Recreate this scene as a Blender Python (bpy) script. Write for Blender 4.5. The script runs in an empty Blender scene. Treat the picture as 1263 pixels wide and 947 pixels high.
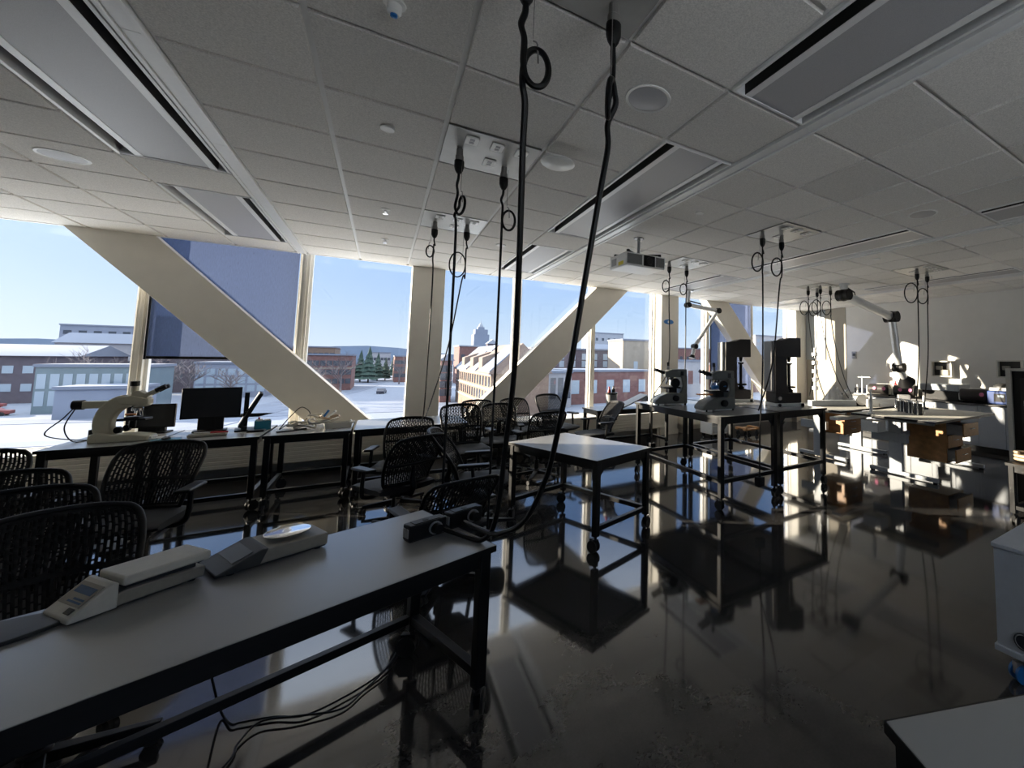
import bpy, bmesh, math, random
from mathutils import Vector, Matrix
random.seed(7)
S = bpy.context.scene
COL = S.collection
PI = math.pi
def rad(a): return a * PI / 180.0

# ------------------------------------------------------------------ materials
def new_mat(name):
    m = bpy.data.materials.new(name); m.use_nodes = True
    nt = m.node_tree
    return m, nt, nt.nodes['Principled BSDF']
def mat(name, col, rough=0.5, metal=0.0, var=0.0, scale=30.0, bump=0.0, spec=0.5, rvar=0.0, stretch=None):
    m, nt, b = new_mat(name)
    b.inputs['Roughness'].default_value = rough
    b.inputs['Metallic'].default_value = metal
    b.inputs['Specular IOR Level'].default_value = spec
    tc = nt.nodes.new('ShaderNodeTexCoord')
    src = tc.outputs['Object']
    if stretch:
        mp = nt.nodes.new('ShaderNodeMapping'); mp.inputs['Scale'].default_value = stretch
        nt.links.new(src, mp.inputs['Vector']); src = mp.outputs['Vector']
    n = nt.nodes.new('ShaderNodeTexNoise'); n.inputs['Scale'].default_value = scale; n.inputs['Detail'].default_value = 4
    nt.links.new(src, n.inputs['Vector'])
    r = nt.nodes.new('ShaderNodeValToRGB')
    v = max(var, 0.02)
    r.color_ramp.elements[0].position = 0.3; r.color_ramp.elements[1].position = 0.7
    r.color_ramp.elements[0].color = (col[0]*(1-v), col[1]*(1-v), col[2]*(1-v), 1)
    r.color_ramp.elements[1].color = (min(1, col[0]*(1+v)), min(1, col[1]*(1+v)), min(1, col[2]*(1+v)), 1)
    nt.links.new(n.outputs['Fac'], r.inputs['Fac']); nt.links.new(r.outputs['Color'], b.inputs['Base Color'])
    if bump:
        bp = nt.nodes.new('ShaderNodeBump'); bp.inputs['Strength'].default_value = bump; bp.inputs['Distance'].default_value = 0.002
        nt.links.new(n.outputs['Fac'], bp.inputs['Height']); nt.links.new(bp.outputs['Normal'], b.inputs['Normal'])
    if rvar:
        mr = nt.nodes.new('ShaderNodeMapRange'); mr.inputs['From Min'].default_value = 0.3; mr.inputs['From Max'].default_value = 0.7
        mr.inputs['To Min'].default_value = max(0, rough - rvar); mr.inputs['To Max'].default_value = rough + rvar
        nt.links.new(n.outputs['Fac'], mr.inputs['Value']); nt.links.new(mr.outputs['Result'], b.inputs['Roughness'])
    return m
M = {}
M['tile'] = mat('ceiling_tile', (0.80, 0.775, 0.74), 0.9, var=0.17, scale=170, bump=0.25)
def per_tile(m):
    nt = m.node_tree; b = nt.nodes['Principled BSDF']; src = b.inputs['Base Color'].links[0].from_socket
    g = nt.nodes.new('ShaderNodeNewGeometry'); mr = nt.nodes.new('ShaderNodeMapRange')
    mr.inputs['To Min'].default_value = 0.86; mr.inputs['To Max'].default_value = 1.0
    nt.links.new(g.outputs['Random Per Island'], mr.inputs['Value'])
    mx = nt.nodes.new('ShaderNodeMix'); mx.data_type = 'RGBA'; mx.blend_type = 'MULTIPLY'; mx.inputs['Factor'].default_value = 1.0
    nt.links.new(src, mx.inputs['A']); nt.links.new(mr.outputs['Result'], mx.inputs['B']); nt.links.new(mx.outputs['Result'], b.inputs['Base Color'])
per_tile(M['tile'])
M['grid'] = mat('ceiling_grid', (0.80, 0.79, 0.77), 0.45)
M['beam_white'] = mat('white_enamel', (0.80, 0.80, 0.80), 0.35)
M['perf'] = mat('perforated_panel', (0.42, 0.42, 0.44), 0.45, var=0.12, scale=420)
M['black_slot'] = mat('slot_black', (0.012, 0.012, 0.013), 0.7)
M['paint'] = mat('cream_steel_paint', (0.74, 0.70, 0.62), 0.5, var=0.025, scale=6)
M['wall'] = mat('wall_paint', (0.74, 0.72, 0.68), 0.85, var=0.02, scale=5)
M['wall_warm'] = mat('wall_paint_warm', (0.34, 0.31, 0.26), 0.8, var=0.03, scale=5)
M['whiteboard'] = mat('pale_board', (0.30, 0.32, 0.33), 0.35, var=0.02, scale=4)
M['alu'] = mat('window_alu', (0.70, 0.67, 0.60), 0.4, var=0.02)
M['alu_white'] = mat('window_white', (0.82, 0.82, 0.80), 0.4, var=0.02)
M['conv'] = mat('convector_enamel', (0.82, 0.77, 0.66), 0.5, var=0.03)
M['black_metal'] = mat('black_powder_steel', (0.004, 0.004, 0.0045), 0.42, var=0.1, scale=300, bump=0.05, spec=0.28)
M['black_plastic'] = mat('black_plastic', (0.005, 0.005, 0.0055), 0.45, var=0.1, scale=200, spec=0.28)
M['mesh_black'] = mat('chair_mesh', (0.006, 0.006, 0.0065), 0.55, var=0.1, scale=200, spec=0.25)
M['seat_fabric'] = mat('seat_fabric', (0.010, 0.0105, 0.012), 0.75, var=0.25, scale=500, bump=0.3)
M['grey_plastic'] = mat('grey_plastic', (0.30, 0.30, 0.30), 0.45, var=0.04)
M['rubber'] = mat('rubber', (0.010, 0.010, 0.010), 0.65)
M['laminate'] = mat('grey_laminate', (0.29, 0.29, 0.287), 0.27, var=0.015, scale=400, spec=0.7)
M['laminate_dark'] = mat('dark_laminate', (0.33, 0.33, 0.325), 0.2, var=0.02, scale=400, spec=0.7)
M['edge'] = mat('table_edge_band', (0.005, 0.005, 0.005), 0.5, spec=0.3)
M['steel'] = mat('brushed_steel', (0.60, 0.60, 0.60), 0.28, metal=1.0, var=0.06, scale=40, stretch=(1, 30, 1))
M['zinc'] = mat('zinc_plate', (0.34, 0.34, 0.33), 0.42, metal=0.35, var=0.08, scale=8)
M['chrome'] = mat('chrome', (0.75, 0.75, 0.75), 0.12, metal=1.0)
M['white_plastic'] = mat('white_plastic', (0.80, 0.80, 0.78), 0.4)
M['beige_plastic'] = mat('beige_plastic', (0.30, 0.28, 0.235), 0.5, var=0.06, scale=50)
M['beige_light'] = mat('beige_light_plastic', (0.62, 0.60, 0.53), 0.5, var=0.04, scale=50)
M['scale_dark'] = mat('scale_dark_plastic', (0.035, 0.036, 0.036), 0.5, var=0.08)
M['lcd'] = mat('lcd_grey', (0.06, 0.065, 0.065), 0.45)
M['ink_blue'] = mat('blue_print', (0.03, 0.09, 0.20), 0.5)
M['ink_dark'] = mat('dark_print', (0.03, 0.03, 0.03), 0.5)
M['micro_cream'] = mat('cream_enamel', (0.50, 0.47, 0.36), 0.35, var=0.03)
M['micro_grey'] = mat('grey_green_enamel', (0.155, 0.165, 0.155), 0.4, var=0.04)
M['brown_enamel'] = mat('dark_brown_enamel', (0.030, 0.026, 0.024), 0.45, var=0.05)
M['orange'] = mat('orange_plastic', (0.65, 0.22, 0.05), 0.4)
M['blue'] = mat('blue_plastic', (0.02, 0.16, 0.45), 0.35)
M['teal'] = mat('teal_plastic', (0.01, 0.20, 0.30), 0.35)
M['navy'] = mat('navy_enamel', (0.018, 0.045, 0.16), 0.4, var=0.05)
M['pink'] = mat('pink_plastic', (0.75, 0.20, 0.36), 0.5)
M['red'] = mat('red_plastic', (0.50, 0.03, 0.04), 0.4)
M['paper'] = mat('white_paper', (0.82, 0.80, 0.76), 0.9, var=0.04, scale=30)
M['wood'] = mat('oak_wood', (0.42, 0.21, 0.075), 0.45, var=0.28, scale=10, stretch=(12, 1, 1.5))
M['desk_grey'] = mat('blue_grey_steel', (0.36, 0.39, 0.42), 0.4, var=0.04)
M['cab_blue'] = mat('blue_grey_cabinet', (0.46, 0.49, 0.53), 0.45, var=0.03)
M['counter'] = mat('dark_counter', (0.05, 0.05, 0.05), 0.35)
M['screen'] = mat('dark_screen', (0.006, 0.006, 0.008), 0.35)
M['arm_alu'] = mat('arm_aluminium', (0.62, 0.63, 0.64), 0.35, metal=0.5, var=0.04)
M['yellow'] = mat('yellow_label', (0.75, 0.62, 0.02), 0.5)
M['tan_cable'] = mat('tan_hose', (0.48, 0.36, 0.24), 0.5)
M['grey_cable'] = mat('grey_cable', (0.20, 0.19, 0.18), 0.5)
M['clear_tube'] = mat('clear_tube', (0.62, 0.58, 0.48), 0.3)
M['gauge'] = mat('dark_badge', (0.03, 0.035, 0.045), 0.4)
# outside
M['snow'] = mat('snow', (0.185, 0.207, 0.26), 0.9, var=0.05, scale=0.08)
M['bounce_snow'] = mat('bounce_snow', (0.90, 0.91, 0.92), 0.9, var=0.02, scale=0.3)  # extra bright, for the out-of-view ground that bounces daylight indoors
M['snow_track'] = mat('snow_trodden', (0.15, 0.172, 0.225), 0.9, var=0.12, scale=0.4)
M['brick'] = mat('red_brick', (0.18, 0.092, 0.082), 0.9, var=0.16, scale=1.2)
M['brick_tan'] = mat('tan_brick', (0.20, 0.14, 0.105), 0.9, var=0.14, scale=1.2)
M['brick_dark'] = mat('dark_brick', (0.105, 0.087, 0.102), 0.9, var=0.15, scale=1.2)
M['stone'] = mat('limestone', (0.29, 0.25, 0.20), 0.9, var=0.06, scale=1)
M['stone_pale'] = mat('pale_stone', (0.32, 0.315, 0.33), 0.9, var=0.06, scale=1)
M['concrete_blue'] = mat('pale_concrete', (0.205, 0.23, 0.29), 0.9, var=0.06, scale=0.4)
M['roof_brown'] = mat('shingle_roof', (0.20, 0.15, 0.125), 0.9, var=0.12, scale=2)
M['roof_grey'] = mat('grey_roof', (0.30, 0.32, 0.36), 0.8, var=0.08, scale=1)
M['pane_out'] = mat('building_window_glass', (0.05, 0.06, 0.08), 0.12)
M['pane_light'] = mat('building_window_pale', (0.30, 0.36, 0.42), 0.15)
M['green_glass'] = mat('green_glass_wall', (0.135, 0.18, 0.20), 0.2, var=0.1, scale=0.5)
M['bark'] = mat('bark', (0.10, 0.08, 0.075), 0.9, var=0.2, scale=4)
M['twigs'] = mat('winter_twigs', (0.17, 0.145, 0.15), 0.95, var=0.3, scale=3)
M['evergreen'] = mat('evergreen', (0.05, 0.085, 0.07), 0.95, var=0.35, scale=3)
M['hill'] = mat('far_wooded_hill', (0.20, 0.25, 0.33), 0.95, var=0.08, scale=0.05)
M['car'] = mat('car_paint', (0.06, 0.06, 0.08), 0.3)
M['car_red'] = mat('red_paint', (0.22, 0.05, 0.045), 0.35)

def brickify(m, bscale, c2):
    nt = m.node_tree; b = nt.nodes['Principled BSDF']
    tc = [n for n in nt.nodes if n.type == 'TEX_COORD'][0]
    return m
# polished concrete floor
def floor_mat():
    m, nt, b = new_mat('polished_concrete')
    tc = nt.nodes.new('ShaderNodeTexCoord')
    n1 = nt.nodes.new('ShaderNodeTexNoise'); n1.inputs['Scale'].default_value = 1.3; n1.inputs['Detail'].default_value = 8; n1.inputs['Roughness'].default_value = 0.65
    n2 = nt.nodes.new('ShaderNodeTexNoise'); n2.inputs['Scale'].default_value = 90; n2.inputs['Detail'].default_value = 3
    for n in (n1, n2): nt.links.new(tc.outputs['Object'], n.inputs['Vector'])
    r = nt.nodes.new('ShaderNodeValToRGB')
    r.color_ramp.elements[0].position = 0.3; r.color_ramp.elements[0].color = (0.017, 0.017, 0.0185, 1)
    r.color_ramp.elements[1].position = 0.72; r.color_ramp.elements[1].color = (0.048, 0.046, 0.044, 1)
    nt.links.new(n1.outputs['Fac'], r.inputs['Fac'])
    mx = nt.nodes.new('ShaderNodeMix'); mx.data_type = 'RGBA'; mx.blend_type = 'MULTIPLY'; mx.inputs['Factor'].default_value = 0.25
    r2 = nt.nodes.new('ShaderNodeValToRGB')
    r2.color_ramp.elements[0].position = 0.35; r2.color_ramp.elements[0].color = (0.7, 0.7, 0.7, 1)
    r2.color_ramp.elements[1].position = 0.65; r2.color_ramp.elements[1].color = (1.25, 1.25, 1.25, 1)
    nt.links.new(n2.outputs['Fac'], r2.inputs['Fac'])
    nt.links.new(r.outputs['Color'], mx.inputs['A']); nt.links.new(r2.outputs['Color'], mx.inputs['B'])
    nt.links.new(mx.outputs['Result'], b.inputs['Base Color'])
    mr = nt.nodes.new('ShaderNodeMapRange'); mr.inputs['From Min'].default_value = 0.3; mr.inputs['From Max'].default_value = 0.7
    mr.inputs['To Min'].default_value = 0.05; mr.inputs['To Max'].default_value = 0.08
    b.inputs['Specular IOR Level'].default_value = 0.75
    nt.links.new(n1.outputs['Fac'], mr.inputs['Value']); nt.links.new(mr.outputs['Result'], b.inputs['Roughness'])
    return m
M['floor'] = floor_mat()
# thin window glass
def glass_mat(name, tint=(0.965, 0.98, 0.985)):
    m = bpy.data.materials.new(name); m.use_nodes = True; nt = m.node_tree; nt.nodes.clear()
    out = nt.nodes.new('ShaderNodeOutputMaterial')
    tr = nt.nodes.new('ShaderNodeBsdfTransparent'); tr.inputs['Color'].default_value = (*tint, 1)
    gl = nt.nodes.new('ShaderNodeBsdfGlossy'); gl.inputs['Roughness'].default_value = 0.02
    lw = nt.nodes.new('ShaderNodeLayerWeight'); lw.inputs['Blend'].default_value = 0.5
    pw = nt.nodes.new('ShaderNodeMath'); pw.operation = 'POWER'; pw.inputs[1].default_value = 4.0
    fr = nt.nodes.new('ShaderNodeMath'); fr.operation = 'MULTIPLY_ADD'; fr.inputs[1].default_value = 0.5; fr.inputs[2].default_value = 0.025
    nt.links.new(lw.outputs['Facing'], pw.inputs[0]); nt.links.new(pw.outputs['Value'], fr.inputs[0])
    mx = nt.nodes.new('ShaderNodeMixShader')
    nt.links.new(fr.outputs['Value'], mx.inputs['Fac']); nt.links.new(tr.outputs['BSDF'], mx.inputs[1]); nt.links.new(gl.outputs['BSDF'], mx.inputs[2])
    nt.links.new(mx.outputs['Shader'], out.inputs['Surface'])
    return m
M['glass'] = glass_mat('window_glass')
def shade_mat():
    m = bpy.data.materials.new('roller_screen_fabric'); m.use_nodes = True; nt = m.node_tree; nt.nodes.clear()
    out = nt.nodes.new('ShaderNodeOutputMaterial')
    tr = nt.nodes.new('ShaderNodeBsdfTransparent'); tr.inputs['Color'].default_value = (0.27, 0.30, 0.40, 1)
    df = nt.nodes.new('ShaderNodeBsdfTranslucent'); df.inputs['Color'].default_value = (0.22, 0.25, 0.31, 1)
    tc = nt.nodes.new('ShaderNodeTexCoord')
    n = nt.nodes.new('ShaderNodeTexNoise'); n.inputs['Scale'].default_value = 120; n.inputs['Detail'].default_value = 2
    mp = nt.nodes.new('ShaderNodeMapping'); mp.inputs['Scale'].default_value = (1, 1, 0.15)
    nt.links.new(tc.outputs['Object'], mp.inputs['Vector']); nt.links.new(mp.outputs['Vector'], n.inputs['Vector'])
    mr = nt.nodes.new('ShaderNodeMapRange'); mr.inputs['To Min'].default_value = 0.25; mr.inputs['To Max'].default_value = 0.42
    nt.links.new(n.outputs['Fac'], mr.inputs['Value'])
    mx = nt.nodes.new('ShaderNodeMixShader')
    nt.links.new(mr.outputs['Result'], mx.inputs['Fac']); nt.links.new(tr.outputs['BSDF'], mx.inputs[1]); nt.links.new(df.outputs['BSDF'], mx.inputs[2])
    nt.links.new(mx.outputs['Shader'], out.inputs['Surface'])
    return m
M['shade'] = shade_mat()

# ------------------------------------------------------------------ mesh builder
class MB:
    def __init__(s): s.v = []; s.f = []
    def add(s, vs, fs, T=None):
        o = len(s.v)
        for p in vs:
            p = Vector(p)
            s.v.append(tuple(T @ p) if T is not None else tuple(p))
        for f in fs: s.f.append(tuple(i + o for i in f))
        return s
    def box(s, c, d, T=None, rz=0.0, rx=0.0, ry=0.0):
        x, y, z = d[0]/2, d[1]/2, d[2]/2
        vs = [(-x,-y,-z),(x,-y,-z),(x,y,-z),(-x,y,-z),(-x,-y,z),(x,-y,z),(x,y,z),(-x,y,z)]
        fs = [(0,3,2,1),(4,5,6,7),(0,1,5,4),(1,2,6,5),(2,3,7,6),(3,0,4,7)]
        R = Matrix.Translation(c) @ Matrix.Rotation(rz,4,'Z') @ Matrix.Rotation(ry,4,'Y') @ Matrix.Rotation(rx,4,'X')
        return s.add(vs, fs, (T @ R) if T is not None else R)
    def mm(s, a, b, T=None):
        return s.box(((a[0]+b[0])/2,(a[1]+b[1])/2,(a[2]+b[2])/2),(abs(b[0]-a[0]),abs(b[1]-a[1]),abs(b[2]-a[2])),T)
    def cyl(s, p0, p1, r0, r1=None, n=16, T=None, cap=True):
        p0 = Vector(p0); p1 = Vector(p1); r1 = r0 if r1 is None else r1
        ax = (p1-p0).normalized(); q = ax.to_track_quat('Z','Y').to_matrix()
        vs = []
        for p, r in ((p0,r0),(p1,r1)):
            for k in range(n):
                a = 2*PI*k/n; vs.append(p + q @ Vector((r*math.cos(a), r*math.sin(a), 0)))
        fs = [(k,(k+1)%n,n+(k+1)%n,n+k) for k in range(n)]
        if cap: fs += [tuple(range(n-1,-1,-1)), tuple(range(n,2*n))]
        return s.add(vs, fs, T)
    def lathe(s, prof, n=24, T=None, cap=True):
        vs = []; fs = []
        for r, z in prof:
            for k in range(n):
                a = 2*PI*k/n; vs.append((r*math.cos(a), r*math.sin(a), z))
        m = len(prof)
        for i in range(m-1):
            for k in range(n):
                fs.append((i*n+k, i*n+(k+1)%n, (i+1)*n+(k+1)%n, (i+1)*n+k))
        if cap: fs += [tuple(range(n-1,-1,-1)), tuple(range((m-1)*n, m*n))]
        return s.add(vs, fs, T)
    def prism(s, poly, t0, t1, axis='Y', T=None):
        """poly: (a,b) pairs in the plane across axis; extruded t0..t1 along axis"""
        n = len(poly); vs = []
        for t in (t0, t1):
            for a, b in poly:
                vs.append((a,t,b) if axis=='Y' else ((t,a,b) if axis=='X' else (a,b,t)))
        fs = [tuple(range(n)), tuple(range(2*n-1,n-1,-1))] + [(k,n+k,n+(k+1)%n,(k+1)%n) for k in range(n)]
        return s.add(vs, fs, T)
    def tube(s, pts, r, n=8, T=None, closed=False):
        P = [Vector(p) for p in pts]; m = len(P)
        if m < 2: return s
        R = r if isinstance(r, (list, tuple)) else [r]*m
        tang = []
        for i in range(m):
            if closed: d = P[(i+1)%m]-P[i-1]
            else: d = P[min(i+1,m-1)]-P[max(i-1,0)]
            tang.append(d.normalized() if d.length > 1e-9 else Vector((0,0,1)))
        up = Vector((0,0,1)) if abs(tang[0].z) < 0.9 else Vector((1,0,0))
        nrm = tang[0].cross(up).normalized(); vs = []
        for i in range(m):
            nrm = (nrm - tang[i]*nrm.dot(tang[i]))
            nrm = nrm.normalized() if nrm.length > 1e-6 else tang[i].orthogonal().normalized()
            bn = tang[i].cross(nrm)
            for k in range(n):
                a = 2*PI*k/n; vs.append(P[i] + (nrm*math.cos(a)+bn*math.sin(a))*R[i])
        fs = []
        for i in range(m if closed else m-1):
            j = (i+1)%m
            for k in range(n): fs.append((i*n+k, i*n+(k+1)%n, j*n+(k+1)%n, j*n+k))
        if not closed: fs += [tuple(range(n-1,-1,-1)), tuple(range((m-1)*n, m*n))]
        return s.add(vs, fs, T)
    def ball(s, c, r, n=16, m=10, T=None, sc=(1,1,1)):
        prof = [(max(1e-4, r*math.sin(PI*i/m)), -r*math.cos(PI*i/m)) for i in range(m+1)]
        A = Matrix.Translation(c) @ Matrix.Diagonal((sc[0],sc[1],sc[2],1))
        return s.lathe(prof, n, (T @ A) if T is not None else A)
    def build(s, name, m, parent=None, bevel=0.0, seg=2, sharp=35, loc=None):
        me = bpy.data.meshes.new(name); me.from_pydata(s.v, [], s.f); me.validate(); 
        bm = bmesh.new(); bm.from_mesh(me); bmesh.ops.recalc_face_normals(bm, faces=bm.faces); bm.to_mesh(me); bm.free()
        me.polygons.foreach_set('use_smooth', [True]*len(me.polygons)); me.set_sharp_from_angle(angle=rad(sharp))
        me.materials.append(M[m] if isinstance(m, str) else m)
        o = bpy.data.objects.new(name, me); COL.objects.link(o)
        if parent: o.parent = parent
        if loc: o.location = loc
        if bevel:
            b = o.modifiers.new('bevel', 'BEVEL'); b.width = bevel; b.segments = seg; b.limit_method = 'ANGLE'; b.angle_limit = rad(40)
        return o
def box1(name, c, d, m, parent=None, bevel=0.0, **k): return MB().box(c, d, **k).build(name, m, parent, bevel)
def cr(pts, n=8, closed=False):
    """Catmull-Rom resample"""
    P = [Vector(p) for p in pts]; out = []; m = len(P)
    rng = m if closed else m-1
    for i in range(rng):
        if closed: a,b,c,d = P[i-1],P[i],P[(i+1)%m],P[(i+2)%m]
        else: a,b,c,d = P[max(i-1,0)],P[i],P[i+1],P[min(i+2,m-1)]
        for k in range(n):
            t = k/n
            out.append(0.5*((2*b)+(c-a)*t+(2*a-5*b+4*c-d)*t*t+(3*b-a-3*c+d)*t**3))
    if not closed: out.append(P[-1])
    return out
def thing(name, label, cat, loc=(0,0,0), rz=0.0, group=None):
    o = bpy.data.objects.new(name, None); COL.objects.link(o); o.empty_display_size = 0.1
    o.location = loc; o.rotation_euler = (0,0,rad(rz)); o['label'] = label; o['category'] = cat
    if group: o['group'] = group
    return o
def tag(o, label, cat, group=None):
    o['label'] = label; o['category'] = cat
    if group: o['group'] = group
    return o
def struct(o, label=None):
    o['kind'] = 'structure'
    if label: o['label'] = label
    return o
def dup(root, loc, rz, label, group=None, sc=None):
    r = root.copy(); COL.objects.link(r); r.location = loc; r.rotation_euler = (0,0,rad(rz)); r['label'] = label
    if group: r['group'] = group
    if sc: r.scale = sc
    for ch in list(root.children):
        c = ch.copy(); COL.objects.link(c); c.parent = r
        for g in list(ch.children):
            d = g.copy(); COL.objects.link(d); d.parent = c
    return r

# ------------------------------------------------------------------ dimensions (metres): X along the window wall, Y towards it, Z up
ZC = 3.05; YW = 7.65; YG = 8.0
XL, XR, YB = -4.4, 10.0, -2.05
BEAMS = [-1.678, 1.468, 4.614, 7.76]      # left edges of the linear ceiling diffusers
RAIL = 0.609
def gy(j): return 2.821 + 0.609*j

# ------------------------------------------------------------------ camera
cam = bpy.data.cameras.new('camera'); co = bpy.data.objects.new('camera', cam); COL.objects.link(co)
f, cx, cy = 516.86, 820.3, 405.35
yaw, pit, rol = 0.59133, 0.07623, -0.012117
fw = Vector((math.sin(yaw)*math.cos(pit), math.cos(yaw)*math.cos(pit), math.sin(pit)))
rt = Vector((math.cos(yaw), -math.sin(yaw), 0)); dn = fw.cross(rt)
c_, s_ = math.cos(rol), math.sin(rol)
rx_, dy_ = c_*rt + s_*dn, -s_*rt + c_*dn
co.matrix_world = Matrix(((rx_.x, -dy_.x, -fw.x, 0), (rx_.y, -dy_.y, -fw.y, 0), (rx_.z, -dy_.z, -fw.z, 1.6), (0,0,0,1)))
cam.sensor_fit = 'HORIZONTAL'; cam.sensor_width = 36.0; cam.lens = f/1263*36
cam.shift_x = (631.5-cx)/1263; cam.shift_y = (cy-473.5)/1263
cam.clip_start = 0.05; cam.clip_end = 3000
S.camera = co

# ------------------------------------------------------------------ room shell
struct(MB().mm((XL-0.2, YB-0.2, -0.25), (XR+0.2, YG+0.3, 0.0)).build('floor', 'floor'))
struct(MB().mm((XL-0.2, YB-0.2, 0), (XL, YG+0.2, 3.6)).build('wall_left', 'wall'))
bw = MB().mm((XL-0.2, YB-0.2, 0), (XR+0.2, YB, 0.8)).mm((XL-0.2, YB-0.2, 3.0), (XR+0.2, YB, 3.6))
for k in range(7): bw.mm((XL+2.36*k-0.1, YB-0.2, 0.8), (XL+2.36*k+(0.1 if k in (2, 5, 6) else 2.26), YB, 3.0))
struct(bw.build('wall_back', 'wall'))
for k in (2, 5):  # unseen windows behind the camera, added to let in fill light
    x0, x1 = XL+2.36*k+0.1, XL+2.36*(k+1)-0.1
    w_ = struct(MB().mm((x0,YB-0.14,0.8),(x0+0.05,YB-0.06,3.0)).mm((x1-0.05,YB-0.14,0.8),(x1,YB-0.06,3.0)).mm((x0+0.05,YB-0.14,0.8),(x1-0.05,YB-0.06,0.85)).mm((x0+0.05,YB-0.14,2.95),(x1-0.05,YB-0.06,3.0)).build('window_%d' % (20+k), 'alu'))
    MB().mm((x0+0.05,YB-0.105,0.85),(x1-0.05,YB-0.095,2.95)).build('pane', 'glass', w_)
struct(MB().mm((XL-0.2, YB-0.2, -9), (XR+0.2, YG+0.2, -0.26)).build('wall_below', 'wall'))
struct(MB().mm((XR, YB-0.2, 0), (XR+0.2, YG+0.2, 3.6)).build('wall_right', 'wall'))
# low wall below the glass and the header over it
struct(MB().mm((XL, YG-0.04, 0), (XR, YG+0.2, 0.47)).mm((XL, YG-0.1, 3.3), (XR, YG+0.2, 3.6)).build('wall_window', 'paint'))
struct(MB().mm((XL, YG-0.16, 0.45), (XR, YG+0.1, 0.49)).build('trim_sill', 'alu', bevel=0.004))
# tiles
power_cells = {}
tiles = MB(); grid = MB()
def cells(b_next, start, n=4):
    w = (b_next-start)/n
    return [(start+i*w, start+(i+1)*w) for i in range(n)]
POW = [(0.255, -3), (0.255, 0), (0.255, 3), (3.40, 0), (3.40, 3), (6.547, 0), (6.547, 3)]
beam_rows = [(-5, -2), (-1, 3), (4, 7)]
DROP = 0.006
def tile(x0, x1, y0, y1):
    g = 0.011; e = 0.005; z0 = ZC; z1 = ZC+0.022
    a = (x0+g, y0+g); b = (x1-g, y1-g)
    tiles.add([(a[0]+e,a[1]+e,z0),(b[0]-e,a[1]+e,z0),(b[0]-e,b[1]-e,z0),(a[0]+e,b[1]-e,z0),
               (a[0],a[1],z1),(b[0],a[1],z1),(b[0],b[1],z1),(a[0],b[1],z1)],
              [(0,3,2,1),(0,1,5,4),(1,2,6,5),(2,3,7,6),(3,0,4,7),(4,5,6,7)])
cols = []
starts = [-4.824+0.719] + [b+0.719 for b in BEAMS]
ends = BEAMS + [XR+0.186]
for st, en in zip(starts, ends):
    cols += cells(en, st)
for (x0, x1) in cols:
    for j in range(-8, 8):
        if any(abs(x0-p) < 0.1 and j == q for p, q in POW): continue
        tile(max(x0, XL), min(x1, XR), gy(j), gy(j+1))
for b in BEAMS:
    for j in range(-8, 8):
        if any(r0 <= j < r1 for r0, r1 in beam_rows): continue
        tile(b, b+RAIL, gy(j), gy(j+1))
ceil = struct(tiles.build('ceiling', 'tile', sharp=20), 'grey tegular tile ceiling')
zb = ZC+0.016
xs = sorted({round(c[0],3) for c in cols} | {round(b,3) for b in BEAMS})
for x in xs:
    grid.mm((x-0.012, gy(-8), zb), (x+0.012, gy(8), zb+0.03))
for j in range(-8, 9):
    for (x0, x1) in cols: grid.mm((max(x0,XL)+0.012, gy(j)-0.012, zb+0.001), (min(x1,XR)-0.012, gy(j)+0.012, zb+0.03))
    for b in BEAMS:
        if not any(r0 < j < r1 for r0, r1 in beam_rows): grid.mm((b+0.012, gy(j)-0.012, zb+0.001), (b+RAIL, gy(j)+0.012, zb+0.03))
grid.mm((XL, 7.665, ZC-0.005), (XR, 7.70, 3.32))
g_ = grid.build('ceiling_grid', 'grid', ceil)
struct(MB().mm((XL-0.2, YB-0.2, 3.32), (XR+0.2, 7.72, 3.6)).build('ceiling_slab', 'wall'))
# continuous light channels beside the diffusers
for i, b in enumerate(BEAMS):
    x0, x1 = b+RAIL, b+0.719
    r = MB()
    r.mm((x0+0.002, gy(-8), ZC-0.012), (x0+0.020, gy(8), ZC+0.04)).mm((x1-0.020, gy(-8), ZC-0.012), (x1-0.002, gy(8), ZC+0.04))
    for j in range(-8, 8, 2):
        r.mm((x0+0.022, gy(j)+0.0015, ZC-0.002), (x1-0.022, gy(j+2)-0.0015, ZC+0.03))
    struct(r.build('trim_%d' % (i+1), 'beam_white', bevel=0.001, seg=1), 'white continuous ceiling channel')

# steel columns and diagonal braces along the window wall
def col(n, xc):
    o = MB().mm((xc-0.23, YW, 0), (xc+0.23, 7.93, 3.3)).mm((xc-0.245, YW-0.012, 0), (xc+0.245, 7.93, 0.10)).build('trim_%d' % n, 'paint', bevel=0.004)
    struct(o, 'cream box column on the window wall')
col(11, 0.555); col(12, 5.27); col(13, 9.98-0.2)
def brace(n, poly):
    o = MB().prism(poly, YW+0.004, YW+0.25, 'Y').build('trim_%d' % n, 'paint', bevel=0.004)
    struct(o, 'broad cream diagonal steel brace')
b1 = [(-3.33,3.31),(-2.63,3.31),(0.325,0.22),(0.325,0.0),(-0.17,0.0)]
brace(21, b1); brace(22, [(1.11-x, z) for x, z in b1][::-1]); brace(23, [(x+9.42-0.2*(z<0.5), z) for x, z in b1])
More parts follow.
